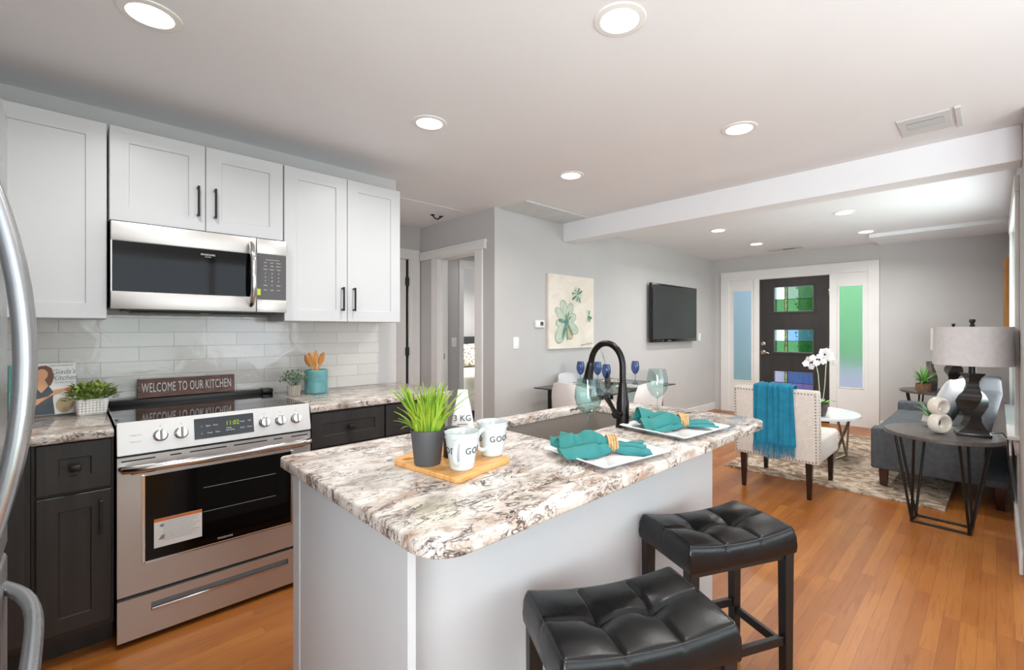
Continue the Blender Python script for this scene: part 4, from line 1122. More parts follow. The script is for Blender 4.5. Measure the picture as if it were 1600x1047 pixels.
lp(pn, 'lattice_knob', b, 'white')
rd = random.Random(2); b = new(); leafball(b, (0, 0, .085), .10, .06, .062, 330, .026, rd, (0, 0, .04)); fo = lp(t, 'foliage', b, 'leaf')
b = new(); stems(b, (0, 0, .055), (0, 0, .085), .10, .06, .06, 22, rd); lp(t, 'stem', b, 'leafdark')
# small round plant
t = thing('potted_plant', 'small grey green plant in a weathered fluted pot beside the aqua crock', 'plant', (.968, 3.055, .9142))
b = new(); seg = 40; rr = []
for z, r in ((0, .028), (.002, .031), (.062, .038), (.066, .038), (.066, .034), (.05, .033)):
    rr.append([b.verts.new((r * (1 + .035 * math.cos(k * PI)) * math.cos(2 * PI * k / seg), r * (1 + .035 * math.cos(k * PI)) * math.sin(2 * PI * k / seg), z)) for k in range(seg)])
for A, B in zip(rr[:-1], rr[1:]):
    for k in range(seg): b.faces.new((A[k], A[(k + 1) % seg], B[(k + 1) % seg], B[k]))
b.faces.new(rr[0][::-1]); b.faces.new(rr[-1]); lp(t, 'pot', b, 'potgrey', smooth=0)
b = new(); leafball(b, (0, 0, .095), .078, .07, .06, 300, .017, rd, (0, 0, .05)); lp(t, 'foliage', b, 'leafgrey')
b = new(); stems(b, (0, 0, .05), (0, 0, .095), .075, .07, .06, 24, rd); lp(t, 'stem', b, 'leafgrey')
# aqua crock with spoons
cc = (1.115, 3.10, .9142)
t = thing('utensil_crock', 'aqua blue utensil crock on the right counter', 'crock', cc)
b = new(); lathe(b, [(0, 0), (.066, 0), (.069, .004), (.0695, .02), (.068, .03), (.0685, .13), (.071, .135), (.071, .148), (.068, .15), (.064, .148), (.063, .02), (0, .015)], seg=44); lp(t, 'body', b, 'crock')
b = new()
for k in range(3):
    pts = [(.0695 * math.cos(a_), .0695 * math.sin(a_), .10 - k * .016 + .014 * abs(math.sin(a_ * 2.5))) for a_ in [R(q * 6) for q in range(61)]]
    tube(b, pts, .0018, 5, cap=False)
lp(t, 'embossed_swag', b, 'crock')
sp0 = None
def spoon(label, ang, tilt, face, hl=.24, kind=0):
    t = thing('wooden_spoon', label, 'spoon', (0, 0, 0), 0, 'wooden spoons in the aqua crock')
    b = new(); tube(b, [(0, 0, 0), (0, 0, .08), (0, 0, hl * .72)], [.0045, .005, .0045], 8); lp(t, 'handle', b, 'spoon')
    b = new(); n = 12; rr = []
    for i in range(n + 1):
        q = i / n; w = .004 + .021 * math.sin(PI * min(1, q * .92 + .05)) ** .8; z = hl * .70 + q * .085
        rr.append([b.verts.new((w * math.cos(2 * PI * k / 12), .0035 * math.sin(2 * PI * k / 12) + (.006 * math.sin(PI * q) * (abs(math.cos(2 * PI * k / 12)) - .5)), z)) for k in range(12)])
    for A, B in zip(rr[:-1], rr[1:]):
        for k in range(12): b.faces.new((A[k], A[(k + 1) % 12], B[(k + 1) % 12], B[k]))
    b.faces.new(rr[0][::-1]); b.faces.new(rr[-1]); lp(t, 'bowl', b, 'spoon', smooth=60)
    t.rotation_mode = 'XYZ'
    d = Vector((math.cos(ang) * math.sin(tilt), math.sin(ang) * math.sin(tilt), math.cos(tilt)))
    q = d.to_track_quat('Z', 'Y').to_matrix().to_4x4() @ Matrix.Rotation(face, 4, 'Z')
    basep = Vector(cc) + Vector((0, 0, .0165)) - Vector((math.cos(ang), math.sin(ang), 0)) * .030 + Vector((0, 0, .004 * tilt * 4))
    t.matrix_world = MZ(basep) @ q
    return t
spoon('wooden spoon leaning left in the crock, leftmost', R(170), R(22), R(60), .225)
spoon('wooden spoon leaning left in the crock, second from left', R(185), R(17), R(40), .235)
spoon('wooden spoon leaning left in the crock, third from left', R(200), R(12), R(80), .23)
spoon('wooden spoon standing upright behind the left three', R(80), R(8), R(60), .245)
spoon('wooden spoon leaning right in the crock, on its own', R(8), R(19), R(20), .235)

# cookbooks
mt = MZ((-.085, 3.165, .9148)) @ rot(3, 'Z') @ rot(-10, 'X')
t = thing('cookbook', 'white cookbook with a woman in a grey top on its cover', 'book', (-.085, 3.16, .9142))
b = new(); merge(b, box(new(), -.093, .095, -.001, .001, .002, .248), mt); merge(b, box(new(), -.093, .095, .019, .021, .002, .248), mt); merge(b, box(new(), -.095, -.092, -.001, .021, .002, .248), mt)
cv = part(t, 'cover', b, 'white', smooth=0)
b = new(); merge(b, box(new(), -.092, .092, .001, .019, .005, .245), mt); part(t, 'pages', b, 'paper', smooth=0)
def pr_(poly, m, name, d=.0016, par=None):
    b = new(); shape(b, poly, th=.0005, mtx=mt @ MZ((0, -d, 0)) @ FRONT); return part(par or cv, name, b, m, smooth=0)
pr_([(.008, .14), (.016, .16), (.020, .195), (.012, .225), (-.005, .238), (-.028, .236), (-.042, .222), (-.048, .19), (-.045, .15), (-.03, .13), (-.01, .135)], 'hair', 'printed_hair')
pr_(ell(-.020, .195, .020, .027, 20), 'skin', 'printed_face', .0022)
pr_([(-.03, .175), (-.012, .175), (.004, .13), (-.02, .105), (-.045, .135)], 'skin', 'printed_neck', .0020)
pr_([(-.06, .15), (-.045, .14), (-.022, .108), (.002, .14), (.018, .11), (.016, .075), (.022, .004), (-.06, .004)], 'slate', 'printed_top', .0024)
pr_([(-.07, .10), (-.055, .075), (.02, .095), (.045, .105), (.05, .112), (.02, .11), (-.04, .05), (-.07, .06)], 'skin', 'printed_arm', .0028)
pr_([(.018, .12), (.06, .125), (.078, .12), (.078, .112), (.05, .112), (.018, .104)], 'skin', 'printed_forearm', .0030)
pr_(ell(.07, .118, .014, .009, 14), 'orange', 'printed_food', .0032)
pr_(ell(.055, .045, .03, .038, 18), 'painttan', 'printed_dish', .0020)
b = new(); text(b, "Giada's", .034, mt @ MZ((.052, -.002, .205)) @ FRONT, shear=.35, sx=.85); text(b, 'Kitchen', .034, mt @ MZ((.055, -.002, .175)) @ FRONT, shear=.35, sx=.8)
text(b, 'GIADA DE LAURENTIIS', .010, mt @ MZ((.045, -.002, .236)) @ FRONT, sx=.8); text(b, 'new Italian favorites', .008, mt @ MZ((.055, -.002, .154)) @ FRONT)
part(cv, 'title_text', b, 'inkgrey', smooth=0)
b = new(); mt2 = MZ((-.115, 3.20, .9148)) @ rot(3, 'Z') @ rot(-8, 'X'); merge(b, box(new(), -.097, .08, 0, .02, .002, .242, .001, 1), mt2)
tag(mk('cookbook', b, 'tealprint', smooth=0), 'teal book standing behind the white cookbook', 'book')

# ================================================================== DINING WALL
def wallplate(name, label, cat, x, z, w=.072, h=.115, y=YL, toggle=True):
    t = thing(name, label, cat, (x, y, z)); b = new(); box(b, x - w / 2, x + w / 2, y - .006, y, z - h / 2, z + h / 2, .002, 2); part(t, 'plate', b, 'sheet')
    b = new(); box(b, x - .016, x + .016, y - .009, y - .005, z - .032, z + .032, .002, 1); part(t, 'rocker', b, 'white')
    return t
wallplate('light_switch', 'white light switch near the wall corner, below the thermostat', 'light switch', 3.083, 1.192)
wallplate('light_switch', 'white light switch right of the television', 'light switch', 7.062, 1.209)
wallplate('light_switch', 'white light switch inside the open doorway', 'light switch', 3.358, 1.166, y=4.75)
t = thing('thermostat', 'white thermostat with a small grey screen left of the painting', 'thermostat', (3.405, YL, 1.38))
b = new(); box(b, 3.338, 3.465, YL - .028, YL, 1.345, 1.42, .006); part(t, 'housing', b, 'white')
b = new(); box(b, 3.40, 3.445, YL - .0292, YL - .027, 1.365, 1.405); part(t, 'screen', b, 'lcd', smooth=0)
# painting
px0, px1, pz0, pz1 = 3.518, 4.285, 1.118, 1.915; ppw, pph = px1 - px0, pz1 - pz0; py = YL - .035
t = thing('flower_painting', 'cream canvas painting of green succulent flowers', 'painting', ((px0 + px1) / 2, YL - .02, pz0))
b = new(); box(b, px0, px1, py, YL - .001, pz0, pz1, .003, 1); cvs = part(t, 'canvas', b, 'canvas')
def petal(cx, cy, L, w, a, m, nm, d=.001, inner=None):
    pts = []
    for k in range(18):
        q = 2 * PI * k / 18; x = (1 - math.cos(q)) / 2 * L; y = math.sin(q) * w * (1 - .25 * math.cos(q)); pts.append((cx + x * math.cos(a) - y * math.sin(a), cy + x * math.sin(a) + y * math.cos(a)))
    b = new(); shape(b, pts, th=.0006, mtx=MZ((px0, py - d, pz0)) @ FRONT); return part(cvs, nm, b, m, smooth=0)
fxc, fyc = .36 * ppw, .36 * pph
k = 0
for a, L, w, m in ((105, .24, .055, 'paintpale'), (65, .22, .05, 'paintpale'), (140, .22, .04, 'paintpale'), (185, .16, .04, 'paintpale'), (25, .17, .045, 'paintpale'), (-30, .22, .05, 'paintpale'), (235, .26, .07, 'paintpale'), (-65, .2, .05, 'painttan'), (250, .20, .022, 'paintgreen'), (-85, .2, .012, 'paintgreen'), (-55, .18, .016, 'paintgreen'), (170, .13, .02, 'paintgreen'), (95, .09, .010, 'paintgreen'), (70, .12, .008, 'paintgreen'), (40, .1, .01, 'paintgreen')):
    if w > .035: petal(fxc, fyc, L + .008, w + .004, R(a), 'paintedge', 'painted_outline', .0008 + k * .0004)
    petal(fxc, fyc, L, w, R(a), m, 'painted_petal', .001 + k * .0004); k += 1
b = new(); shape(b, ell(fxc, fyc, .035, .03), th=.0006, mtx=MZ((px0, py - .0085, pz0)) @ FRONT); part(cvs, 'painted_heart', b, 'paintblue', smooth=0)
rd = random.Random(5)
for k in range(15):
    a = k * 24 + rd.uniform(-8, 8); petal(.60 * ppw, .74 * pph, rd.uniform(.07, .11), .012, R(a), 'paintgreen' if k % 2 else 'paintpale', 'painted_petal', .001 + k * .0004)
for k, (a, m) in enumerate(((60, 'paintgreen'), (-100, 'paintpale'), (-60, 'paintgreen'), (100, 'paintpale'), (-20, 'paintgreen'))): petal(.85 * ppw, .45 * pph, .075, .016, R(a), m, 'painted_petal', .001 + k * .0005)
b = new(); text(b, 'M. Tansen', .04, MZ((px0 + .84 * ppw, py - .001, pz0 + .045)) @ FRONT, shear=.4); bmesh.ops.delete(b, geom=b.verts[:], context='VERTS')
tube(b, [(px0 + .53 + .2 * q / 14, py - .001, pz0 + .03 + .014 * math.sin(q * 2.3) + .0015 * q) for q in range(15)], .0022, 5); part(cvs, 'signature', b, 'ink')
# tv
t = thing('television', 'black flat screen television on the living room wall', 'television', (6.13, YL, 1.15))
b = new(); box(b, 5.475, 6.79, YL - .085, YL - .045, 1.152, 1.955, .006); part(t, 'housing', b, 'tvframe')
b = new(); box(b, 5.505, 6.76, YL - .0865, YL - .084, 1.195, 1.93); part(t, 'screen', b, 'tvscreen', smooth=0)
b = new(); box(b, 5.95, 6.35, YL - .045, YL, 1.4, 1.7); part(t, 'wall_bracket', b, 'black', smooth=0)
b = new(); lathe(b, [(0, .001), (.009, .001), (.009, 0)], (5.77, YL - .0855, 1.172), 16, rot(90, 'X')); box(b, 5.9, 6.0, YL - .0862, YL - .085, 1.168, 1.176); part(t, 'logo', b, 'inkgrey', smooth=0)

# dining table
t = thing('dining_table', 'glass dining table against the left wall with black legs', 'dining table', (3.89, 2.83, 0))
tx0, tx1, ty0, ty1 = 3.235, 4.52, 2.39, 3.22
b = new(); shape(b, rrect(tx0, tx1, ty0, ty1, .03, 5), th=.01, bev=.002, mtx=MZ((0, 0, .742))); part(t, 'tabletop', b, 'glasstable')
b = new()
for q in ((tx0, tx0 + .004, ty0, ty1), (tx1 - .004, tx1, ty0, ty1), (tx0, tx1, ty0, ty0 + .004), (tx0, tx1, ty1 - .004, ty1)): box(b, q[0] - .002, q[1] + .002, q[2] - .002, q[3] + .002, .7425, .7515)
part(t, 'edge_band', b, 'blackmetal', smooth=0)
for x, y in ((tx0 + .12, ty0 + .1), (tx1 - .12, ty0 + .1), (tx0 + .12, ty1 - .1), (tx1 - .12, ty1 - .1)):
    b = new(); tube(b, [(x, y, 0), (x, y, .742)], .02, 12); part(t, 'leg', b, 'blackmetal')
b = new()
for y in (ty0 + .1, ty1 - .1): box(b, tx0 + .12, tx1 - .12, y - .008, y + .008, .722, .738)
part(t, 'apron', b, 'blackmetal', smooth=0)
def shell_chair(label, loc, rz):
    """moulded shell; faces local +X"""
    t = thing('dining_chair', label, 'chair', loc, rz, 'white moulded dining chairs')
    def f(i, j):
        s = i; v = -1 + 2 * j
        # profile front of seat -> back top
        P = [(.22, .43), (.14, .445), (0, .435), (-.12, .435), (-.19, .47), (-.215, .58), (-.235, .72), (-.25, .86)]
        k = s * (len(P) - 1); a = int(min(k, len(P) - 2)); q = k - a
        x = P[a][0] * (1 - q) + P[a + 1][0] * q; z = P[a][1] * (1 - q) + P[a + 1][1] * q
        hw = .22 if s < .5 else .235 - .05 * max(0, (s - .8) / .2) ** 2
        y = v * hw
        curl = abs(v) ** 3
        if s < .55: z += .05 * curl
        else: x += .10 * curl; z -= .04 * curl * max(0, (s - .8) / .2)
        if .3 < s < .7: z += .03 * curl; x += .03 * curl
        return Vector((x, y, z))
    b = new(); grid(b, f, 35, 18, .006); lp(t, 'shell', b, 'chairshell', smooth=60)
    for sx, sy in ((1, 1), (1, -1), (-1, 1), (-1, -1)):
        b = new(); tube(b, [(sx * .1, sy * .1, .44), (sx * .19, sy * .2, 0)], [.014, .009], 10); lp(t, 'leg', b, 'blackmetal')
    return t
shell_chair('white moulded dining chair nearest the bedroom doorway, back to the camera', (3.27, 2.66, 0), 0)
shell_chair('white moulded dining chair on the near side of the glass table, behind the wine glass', (3.80, 2.42, 0), R(90))
shell_chair('white moulded dining chair on the wall side of the glass table', (3.74, 3.02, 0), R(-90))
shell_chair('white moulded dining chair at the far end of the glass table', (4.42, 2.83, 0), R(180))
for k, (x, y, lb) in enumerate(((3.72, 2.70, 'blue wine glass just left of the faucet pipe, second from the right'), (4.33, 2.76, 'blue wine glass right of the faucet, at the far end of the table'), (3.85, 3.13, 'blue wine glass leftmost on the dining table'), (3.95, 2.98, 'blue wine glass behind the spray head, third from the right'))):
    wineglass('wine_glass', lb, 'wine glass', (x, y, .7525), 'glassblue', .23, .045, 'blue wine glasses on the dining table')
for k, (x, y, lb) in enumerate(((3.47, 2.8, 'white plate at the near left end of the dining table'), (3.88, 2.55, 'white plate at the near side of the dining table'), (4.17, 2.93, 'white plate at the far end of the dining table'), (3.7, 3.03, 'white plate at the wall side of the dining table'))):
    t = thing('dinner_plate', lb, 'plate', (x, y, .7525), 0, 'plates on the dining table')
    b = new(); lathe(b, [(0, .003), (.08, .003), (.12, .014), (.125, .015), (.09, 0), (0, 0)], seg=32); lp(t, 'dish', b, 'plate')
    b = new()
    def nf(i, j): return Vector((-.05 + .1 * i, -.045 + .09 * j, .02 + .015 * math.sin(i * 6 + 1) * math.cos(j * 5 + k)))
    grid(b, nf, 14, 14, .002); n_ = tag(mk('folded_napkin', b, 'bedding', smooth=60), 'pale folded napkin on the ' + lb, 'napkin', 'napkins on the dining table'); n_.location = (x, y, .754)
t = thing('bud_vase', 'small dark vase holding one tall twig on the dining table', 'vase', (4.02, 2.90, .7525))
b = new(); lathe(b, [(0, 0), (.028, 0), (.034, .03), (.026, .075), (.011, .10), (.012, .12), (.009, .12), (.008, .10), (0, .03)], seg=24); lp(t, 'body', b, 'vasedark')
b = new(); tube(b, [(0, 0, .03), (.0, 0, .12), (-.025, .03, .26), (-.06, .07, .40)], [.003, .0028, .002, .0012], 6)
tube(b, [(-.02, .025, .23), (-.045, .03, .33)], [.0018, .001], 5); lp(t, 'twig', b, 'vasedark')

# ================================================================== LIVING ROOM
# rug
b = new()
def rf(i, j):
    x = 4.49 + 2.4 * i; y = .262 + 1.60 * j - .03 * i
    return Vector((x, y, .016 + .004 * math.sin(x * 31 + y * 17) * math.sin(y * 43)))
G = [[b.verts.new(rf(i / 90, j / 60)) for j in range(61)] for i in range(91)]
for i in range(90):
    for j in range(60): b.faces.new((G[i][j], G[i + 1][j], G[i + 1][j + 1], G[i][j + 1]))
lo = {}
def low(v):
    if v not in lo: lo[v] = b.verts.new((v.co.x, v.co.y, .001))
    return lo[v]
edge = [G[i][0] for i in range(90)] + [G[90][j] for j in range(60)] + [G[i][60] for i in range(90, 0, -1)] + [G[0][j] for j in range(60, 0, -1)]
ll = [low(v) for v in edge]
for k in range(len(edge)): b.faces.new((edge[k], edge[(k + 1) % len(edge)], ll[(k + 1) % len(edge)], ll[k]))
b.faces.new(ll); bmesh.ops.recalc_face_normals(b, faces=b.faces)
tag(mk('area_rug', b, 'rug', smooth=50), 'brown and cream patterned area rug in the living room', 'rug')

# armchair: local +X is forward
t = thing('accent_chair', 'cream armless accent chair with nailhead trim, back to the kitchen', 'chair', (4.36, 1.27, 0), R(.5))
b = new(); box(b, -.24, .36, -.31, .31, .27, .465, .03, 4); lp(t, 'seat', b, 'linen')
b = new()
t3 = bmesh.new(); box(t3, -.345, -.245, -.315, .315, .275, .85, .018, 3)
for v in t3.verts: v.co.x -= .035 * (v.co.z - .28) / .57 - .02
merge(b, t3); lp(t, 'backrest', b, 'linen')
b = new(); rd = random.Random(1)
def nail(x, y, z, ax):
    lathe(b, [(0, .003), (.004, .0025), (.006, 0)], (x, y, z), 8, ax)
def bx_(z): return -.345 - .035 * (z - .28) / .57 + .02
for k in range(27):
    y = -.295 + k * .59 / 26
    nail(bx_(.83) - .0005, y, .825, rot(-90, 'Y')); nail(bx_(.30) - .0005, y, .298, rot(-90, 'Y'))
for k in range(22):
    z = .31 + k * .5 / 21
    for y in (-.297, .297): nail(bx_(z) - .0005, y, z, rot(-90, 'Y'))
    nail(bx_(z) + .03, -.3155, z, rot(90, 'X'))
o = lp(t, 'nailhead_trim', b, 'nickel'); o['kind'] = 'stuff'
for x, y, tl in ((-.30, .245, 0), (-.30, -.245, 0), (.30, .262, 0), (.30, -.262, 0)):
    b = new(); t3 = bmesh.new(); box(t3, -.024, .024, -.024, .024, 0 if x < 0 else .017, .285, .003, 1)
    for v in t3.verts:
        k = .62 + .38 * v.co.z / .285; v.co.x *= k; v.co.y *= k
    merge(b, t3, MZ((x, y, 0))); lp(t, 'leg', b, 'espresso')
# throw over the chair back
tr = thing('throw_blanket', 'teal fringed throw draped over the back of the cream chair', 'blanket', (4.02, 1.27, .86))
yb0, yb1 = 1.105, 1.425
bxr = lambda z: 4.36 - .345 - .035 * (z - .28) / .57 + .02
prof = []
for z in [.40 + .47 * k / 22 for k in range(23)]: prof.append((bxr(z) - .012, z, 0))
topx0 = bxr(.86) - .008
for a in (150, 120, 90, 60, 30): prof.append((topx0 + .058 + .062 * math.cos(R(a)), .858 + .016 * math.sin(R(a)) + .006, 1))
for z in [.83 - .30 * k / 10 for k in range(11)]: prof.append((bxr(z) + .115, z, 0))
b = new(); NP = len(prof) - 1; NV = 60
def tf(i, j):
    k = min(int(i * NP + .5), NP); x, z, tp = prof[k]; v = -1 + 2 * j
    y = (yb0 + yb1) / 2 + (yb1 - yb0) / 2 * v * (.93 + .07 * (1 - min(1, k / 22)))
    groove = -.016 * math.exp(-((v - .02) / .07) ** 2)
    fold = .006 * math.sin(v * 11 + .5) + .004 * math.sin(v * 23 + z * 4) + .012 * (1 - abs(v) ** 4)
    out = fold + groove
    if k < 23: x -= out
    elif tp: z += out * .9
    else: x += out
    return Vector((x, y, z))
grid(b, tf, NP, NV, .006); lp_ = part(tr, 'cloth', b, 'throw', smooth=70)
b = new(); rd = random.Random(6)
for k in range(96):
    v = -1 + 2 * (k + .5) / 96; y = (yb0 + yb1) / 2 + (yb1 - yb0) / 2 * v
    x = bxr(.40) - .014 - (.006 * math.sin(v * 11 + .5) + .012 * (1 - abs(v) ** 4) - .016 * math.exp(-((v - .02) / .07) ** 2))
    L = rd.uniform(.085, .105) * (1.25 if -.35 < v < .55 else .9)
    tube(b, [(x, y, .41), (x - .003, y + rd.uniform(-.003, .003), .40 - L * .5), (x - .001, y + rd.uniform(-.006, .006), .40 - L)], [.0017, .0016, .0010], 4)
o = part(tr, 'fringe', b, 'throw'); o['kind'] = 'stuff'

# coffee table
ccx, ccy = 5.56, 1.40
t = thing('coffee_table', 'round white marble coffee table on crossed metal legs', 'coffee table', (ccx, ccy, .02))
b = new(); lathe(b, [(0, 0), (.437, 0), (.45, .004), (.45, .026), (.445, .03), (0, .03)], (ccx, ccy, .43), 64); part(t, 'tabletop', b, 'marble')
for k in range(3):
    a0 = R(-100 + 120 * k); b = new()
    p = lambda a, r, z: (ccx + r * math.cos(a), ccy + r * math.sin(a), z)
    A = p(a0 - .5, .33, .028); B = p(a0 + .5, .33, .028); T1 = p(a0 + .42, .36, .43); T2 = p(a0 - .42, .36, .43)
    for q in ((A, B), (A, T1), (B, T2), (B, p(a0 + .5, .35, .43))): tube(b, q, .009, square=True)
    part(t, 'leg_frame', b, 'nickel')
# orchid
oc = (5.30, 1.235, .4603)
t = thing('potted_orchid', 'white orchid in a dark grey pot on the coffee table', 'orchid', oc)
b = new(); lathe(b, [(0, 0), (.04, 0), (.055, .05), (.068, .13), (.064, .13), (.05, .1), (0, .1)], seg=10); lp(t, 'pot', b, 'vasedark', smooth=0)
b = new(); rd = random.Random(8)
s1 = [(0, 0, .1), (-.005, .01, .25), (-.01, .02, .42), (-.02, .04, .53), (-.03, .09, .56)]; s2 = [(.01, -.01, .1), (.02, -.03, .3), (.02, -.04, .5), (.0, -.06, .62), (-.02, -.02, .64)]
tube(b, s1, .004, 6); tube(b, s2, .004, 6); lp(t, 'stem', b, 'stem')
b = new()
for a in range(5):
    q = a * 1.3; L = .13
    def lf(i, j, q=q, L=L):
        w = .022 * math.sin(PI * (i * .9 + .08)); return Vector((math.cos(q) * L * i - math.sin(q) * w * (2 * j - 1), math.sin(q) * L * i + math.cos(q) * w * (2 * j - 1), .105 + .05 * math.sin(i * 2.2) + .006 * abs(2 * j - 1)))
    grid(b, lf, 8, 4, 0)
lp(t, 'leaf', b, 'leafdark')
centres = [(-.03, .10, .56), (-.03, .06, .58), (-.045, .12, .52), (-.02, .08, .49), (-.03, .03, .53), (-.02, -.02, .645), (-.02, -.06, .65), (-.03, -.09, .62), (-.02, -.05, .585), (-.03, -.10, .57), (-.03, .0, .60), (-.02, -.12, .54), (-.04, -.03, .55)]
for c in centres:
    b = new(); tocam = (Vector((0, 0, 1.32)) - Vector(oc) - Vector(c)).normalized(); tocam = (tocam + Vector((rd.uniform(-.6, .6), rd.uniform(-.6, .6), rd.uniform(-.5, .5)))).normalized()
    mtx = MZ(c) @ tocam.to_track_quat('Z', 'Y').to_matrix().to_4x4() @ Matrix.Rotation(rd.uniform(0, 1), 4, 'Z')
    t3 = bmesh.new()
    for k in range(5):
        a = 2 * PI * k / 5; L = .034; w = .017
        vs = [t3.verts.new((0, 0, .003))] + [t3.verts.new((L * q * math.cos(a) - s * w * math.sin(a), L * q * math.sin(a) + s * w * math.cos(a), -.004 * q + .002)) for q, s in ((.5, -1), (.9, -.6), (1, 0), (.9, .6), (.5, 1))]
        t3.faces.new(vs)
    merge(b, t3, mtx); lathe(b, [(0, .01), (.004, .006), (.005, 0)], (0, 0, 0), 8, mtx); lp(t, 'flower', b, 'petal')

# side tables
def side_table(label, loc, rz):
    t = thing('side_table', label, 'side table', loc, rz, 'round dark side tables')
    b = new(); lathe(b, [(0, 0), (.300, 0), (.31, .004), (.31, .022), (.305, .028), (0, .028)], (0, 0, .602), 64); lp(t, 'tabletop', b, 'darktop')
    # four-cornered floor frame with V legs rising from each corner
    cr = [(-.075, .145), (-.075, -.145), (.075, -.145), (.075, .145)]
    b = new()
    for k in range(4): tube(b, [(*cr[k], .009), (*cr[(k + 1) % 4], .009)], .008, 8)
    for x, y in cr[:2] + cr[2:]: lathe(b, [(0, 0), (.011, 0), (.011, .02), (0, .02)], (x, y, 0), 8)
    lp(t, 'floor_frame', b, 'blackmetal')
    for (x, y) in cr:
        a = math.atan2(y, x * 1.6); b = new()
        for da in (-.42, .42):
            tube(b, [(x, y, .01), (.25 * math.cos(a + da), .25 * math.sin(a + da), .602)], .0085, 8)
        lp(t, 'leg', b, 'blackmetal')
    return t
SH = .63
side_table('round dark side table in front of the sofa arm, nearest the camera', (4.17, .262, 0), R(-3))
side_table('round dark side table beyond the sofa, by the far wall', (6.98, .50, 0), R(0))

# lamps
def table_lamp(label, loc, rz):
    t = thing('table_lamp', label, 'lamp', loc, rz, 'twisted black table lamps')
    b = new(); box(b, -.085, .085, -.085, .085, 0, .022, .004); lp(t, 'base', b, 'blackwood')
    prof = [(.022, .076), (.035, .068), (.06, .047), (.09, .034), (.12, .031), (.155, .042), (.19, .056), (.225, .063), (.26, .057), (.295, .040), (.325, .028), (.35, .026), (.375, .032), (.395, .043), (.405, .047)]
    import bisect
    b = new(); rings = []; N = 56
    zs = [p[0] for p in prof]
    for i in range(N + 1):
        z = zs[0] + (zs[-1] - zs[0]) * i / N; k = min(max(bisect.bisect_right(zs, z) - 1, 0), len(zs) - 2); q = (z - zs[k]) / (zs[k + 1] - zs[k]); q = q * q * (3 - 2 * q) * .5 + q * .5
        hw = prof[k][1] * (1 - q) + prof[k + 1][1] * q; a = R(120) * (i / N)
        ring = []
        for (sx, sy) in ((1, 1), (-1, 1), (-1, -1), (1, -1)):
            for (ex, ey, f_) in (((sx, sy, 1),) ):
                c, s = math.cos(a), math.sin(a); ring.append(b.verts.new((hw * (sx * c - sy * s), hw * (sx * s + sy * c), z)))
        rings.append(ring)
    for A, B in zip(rings[:-1], rings[1:]):
        for k in range(4): b.faces.new((A[k], A[(k + 1) % 4], B[(k + 1) % 4], B[k]))
    b.faces.new(rings[0][::-1]); b.faces.new(rings[-1]); bmesh.ops.recalc_face_normals(b, faces=b.faces)
    lp(t, 'twisted_body', b, 'blackwood', smooth=40)
    b = new(); lathe(b, [(0, .405), (.018, .405), (.018, .47), (.008, .475), (.006, .70), (0, .70)], seg=20); lp(t, 'neck', b, 'black')
    b = new(); lathe(b, [(.200, .46), (.194, .71), (.192, .71), (.198, .46), (.200, .46)], seg=64); sh = lp(t, 'lamp_shade', b, 'shade')
    b = new()
    for k in range(3): tube(b, [(0, 0, .70), (.192 * math.cos(k * 2.094), .192 * math.sin(k * 2.094), .70)], .002, 6)
    lp(sh, 'spider', b, 'nickel')
    b = new(); lathe(b, [(0, 0), (.012, 0), (.010, .010), (.016, .02), (.010, .034), (.019, .05), (.016, .062), (0, .064)], (0, 0, .698), 6); lp(t, 'finial', b, 'blackwood')
    return t
table_lamp('black twisted table lamp with grey drum shade, nearest the camera', (4.205, .112, SH), R(8))
table_lamp('black twisted table lamp on the far side table, mostly hidden behind the near shade', (7.05, .34, SH), R(50))

# sculpture: two stacked loops
t = thing('loop_sculpture', 'cream ceramic figure eight loop sculpture on the near side table', 'sculpture', (4.10, .265, SH), 0)
b = new()
ax_l = Vector((-.62, -.78, 0)).normalized().to_track_quat('Z', 'Y').to_matrix().to_4x4()
for zc, ro, hw, off in ((.070, .070, .036, 0), (.180, .062, .036, -.008)):
    pr_l = []
    for k in range(21):
        q = 2 * PI * k / 20; pr_l.append((ro - .019 + .019 * math.cos(q) * (1 - .15 * math.sin(q)), hw * math.sin(q)))
    lathe(b, pr_l, Vector((0, 0, zc)) + Vector((-.62, -.78, 0)) * off, 48, ax_l)
bmesh.ops.remove_doubles(b, verts=b.verts, dist=1e-6)
lp(t, 'loops', b, 'sculpt', smooth=180)

def spiky(bm, n, L, base, rd, spread=1.25, w=.006):
    for k in range(n):
        a = rd.uniform(0, 2 * PI); l = L * rd.uniform(.6, 1); el = rd.uniform(.15, spread); dr_ = Vector((math.cos(a), math.sin(a), 0)); sd = Vector((-dr_.y, dr_.x, 0)); prev = None
        for i in range(6):
            q = i / 5; e = el * (.6 + .6 * q); c = Vector(base) + dr_ * l * q * math.sin(e) + Vector((0, 0, l * q * math.cos(e))); ww = w * (1 - q) ** .6 + .0003
            cur = (bm.verts.new(c - sd * ww), bm.verts.new(c + sd * ww))
            if prev: bm.faces.new((prev[0], prev[1], cur[1], cur[0]))
            prev = cur
rd = random.Random(21)
t = thing('potted_succulent', 'spiky green plant in a white faceted pot behind the loop sculpture', 'plant', (4.385, .335, SH))
b = new(); lathe(b, [(0, 0), (.03, 0), (.055, .035), (.045, .075), (.04, .075), (.04, .06), (0, .06)], seg=6); lp(t, 'pot', b, 'planter', smooth=0)
b = new(); spiky(b, 46, .15, (0, 0, .06), rd, 1.35); lp(t, 'leaves', b, 'leafdark')
t = thing('potted_succulent', 'spiky green plant in a brown woven pot on the far side table', 'plant', (6.74, .575, SH))
b = new(); lathe(b, [(0, 0), (.06, 0), (.072, .04), (.066, .095), (.058, .095), (.058, .08), (0, .08)], seg=24); lp(t, 'pot', b, 'basket')
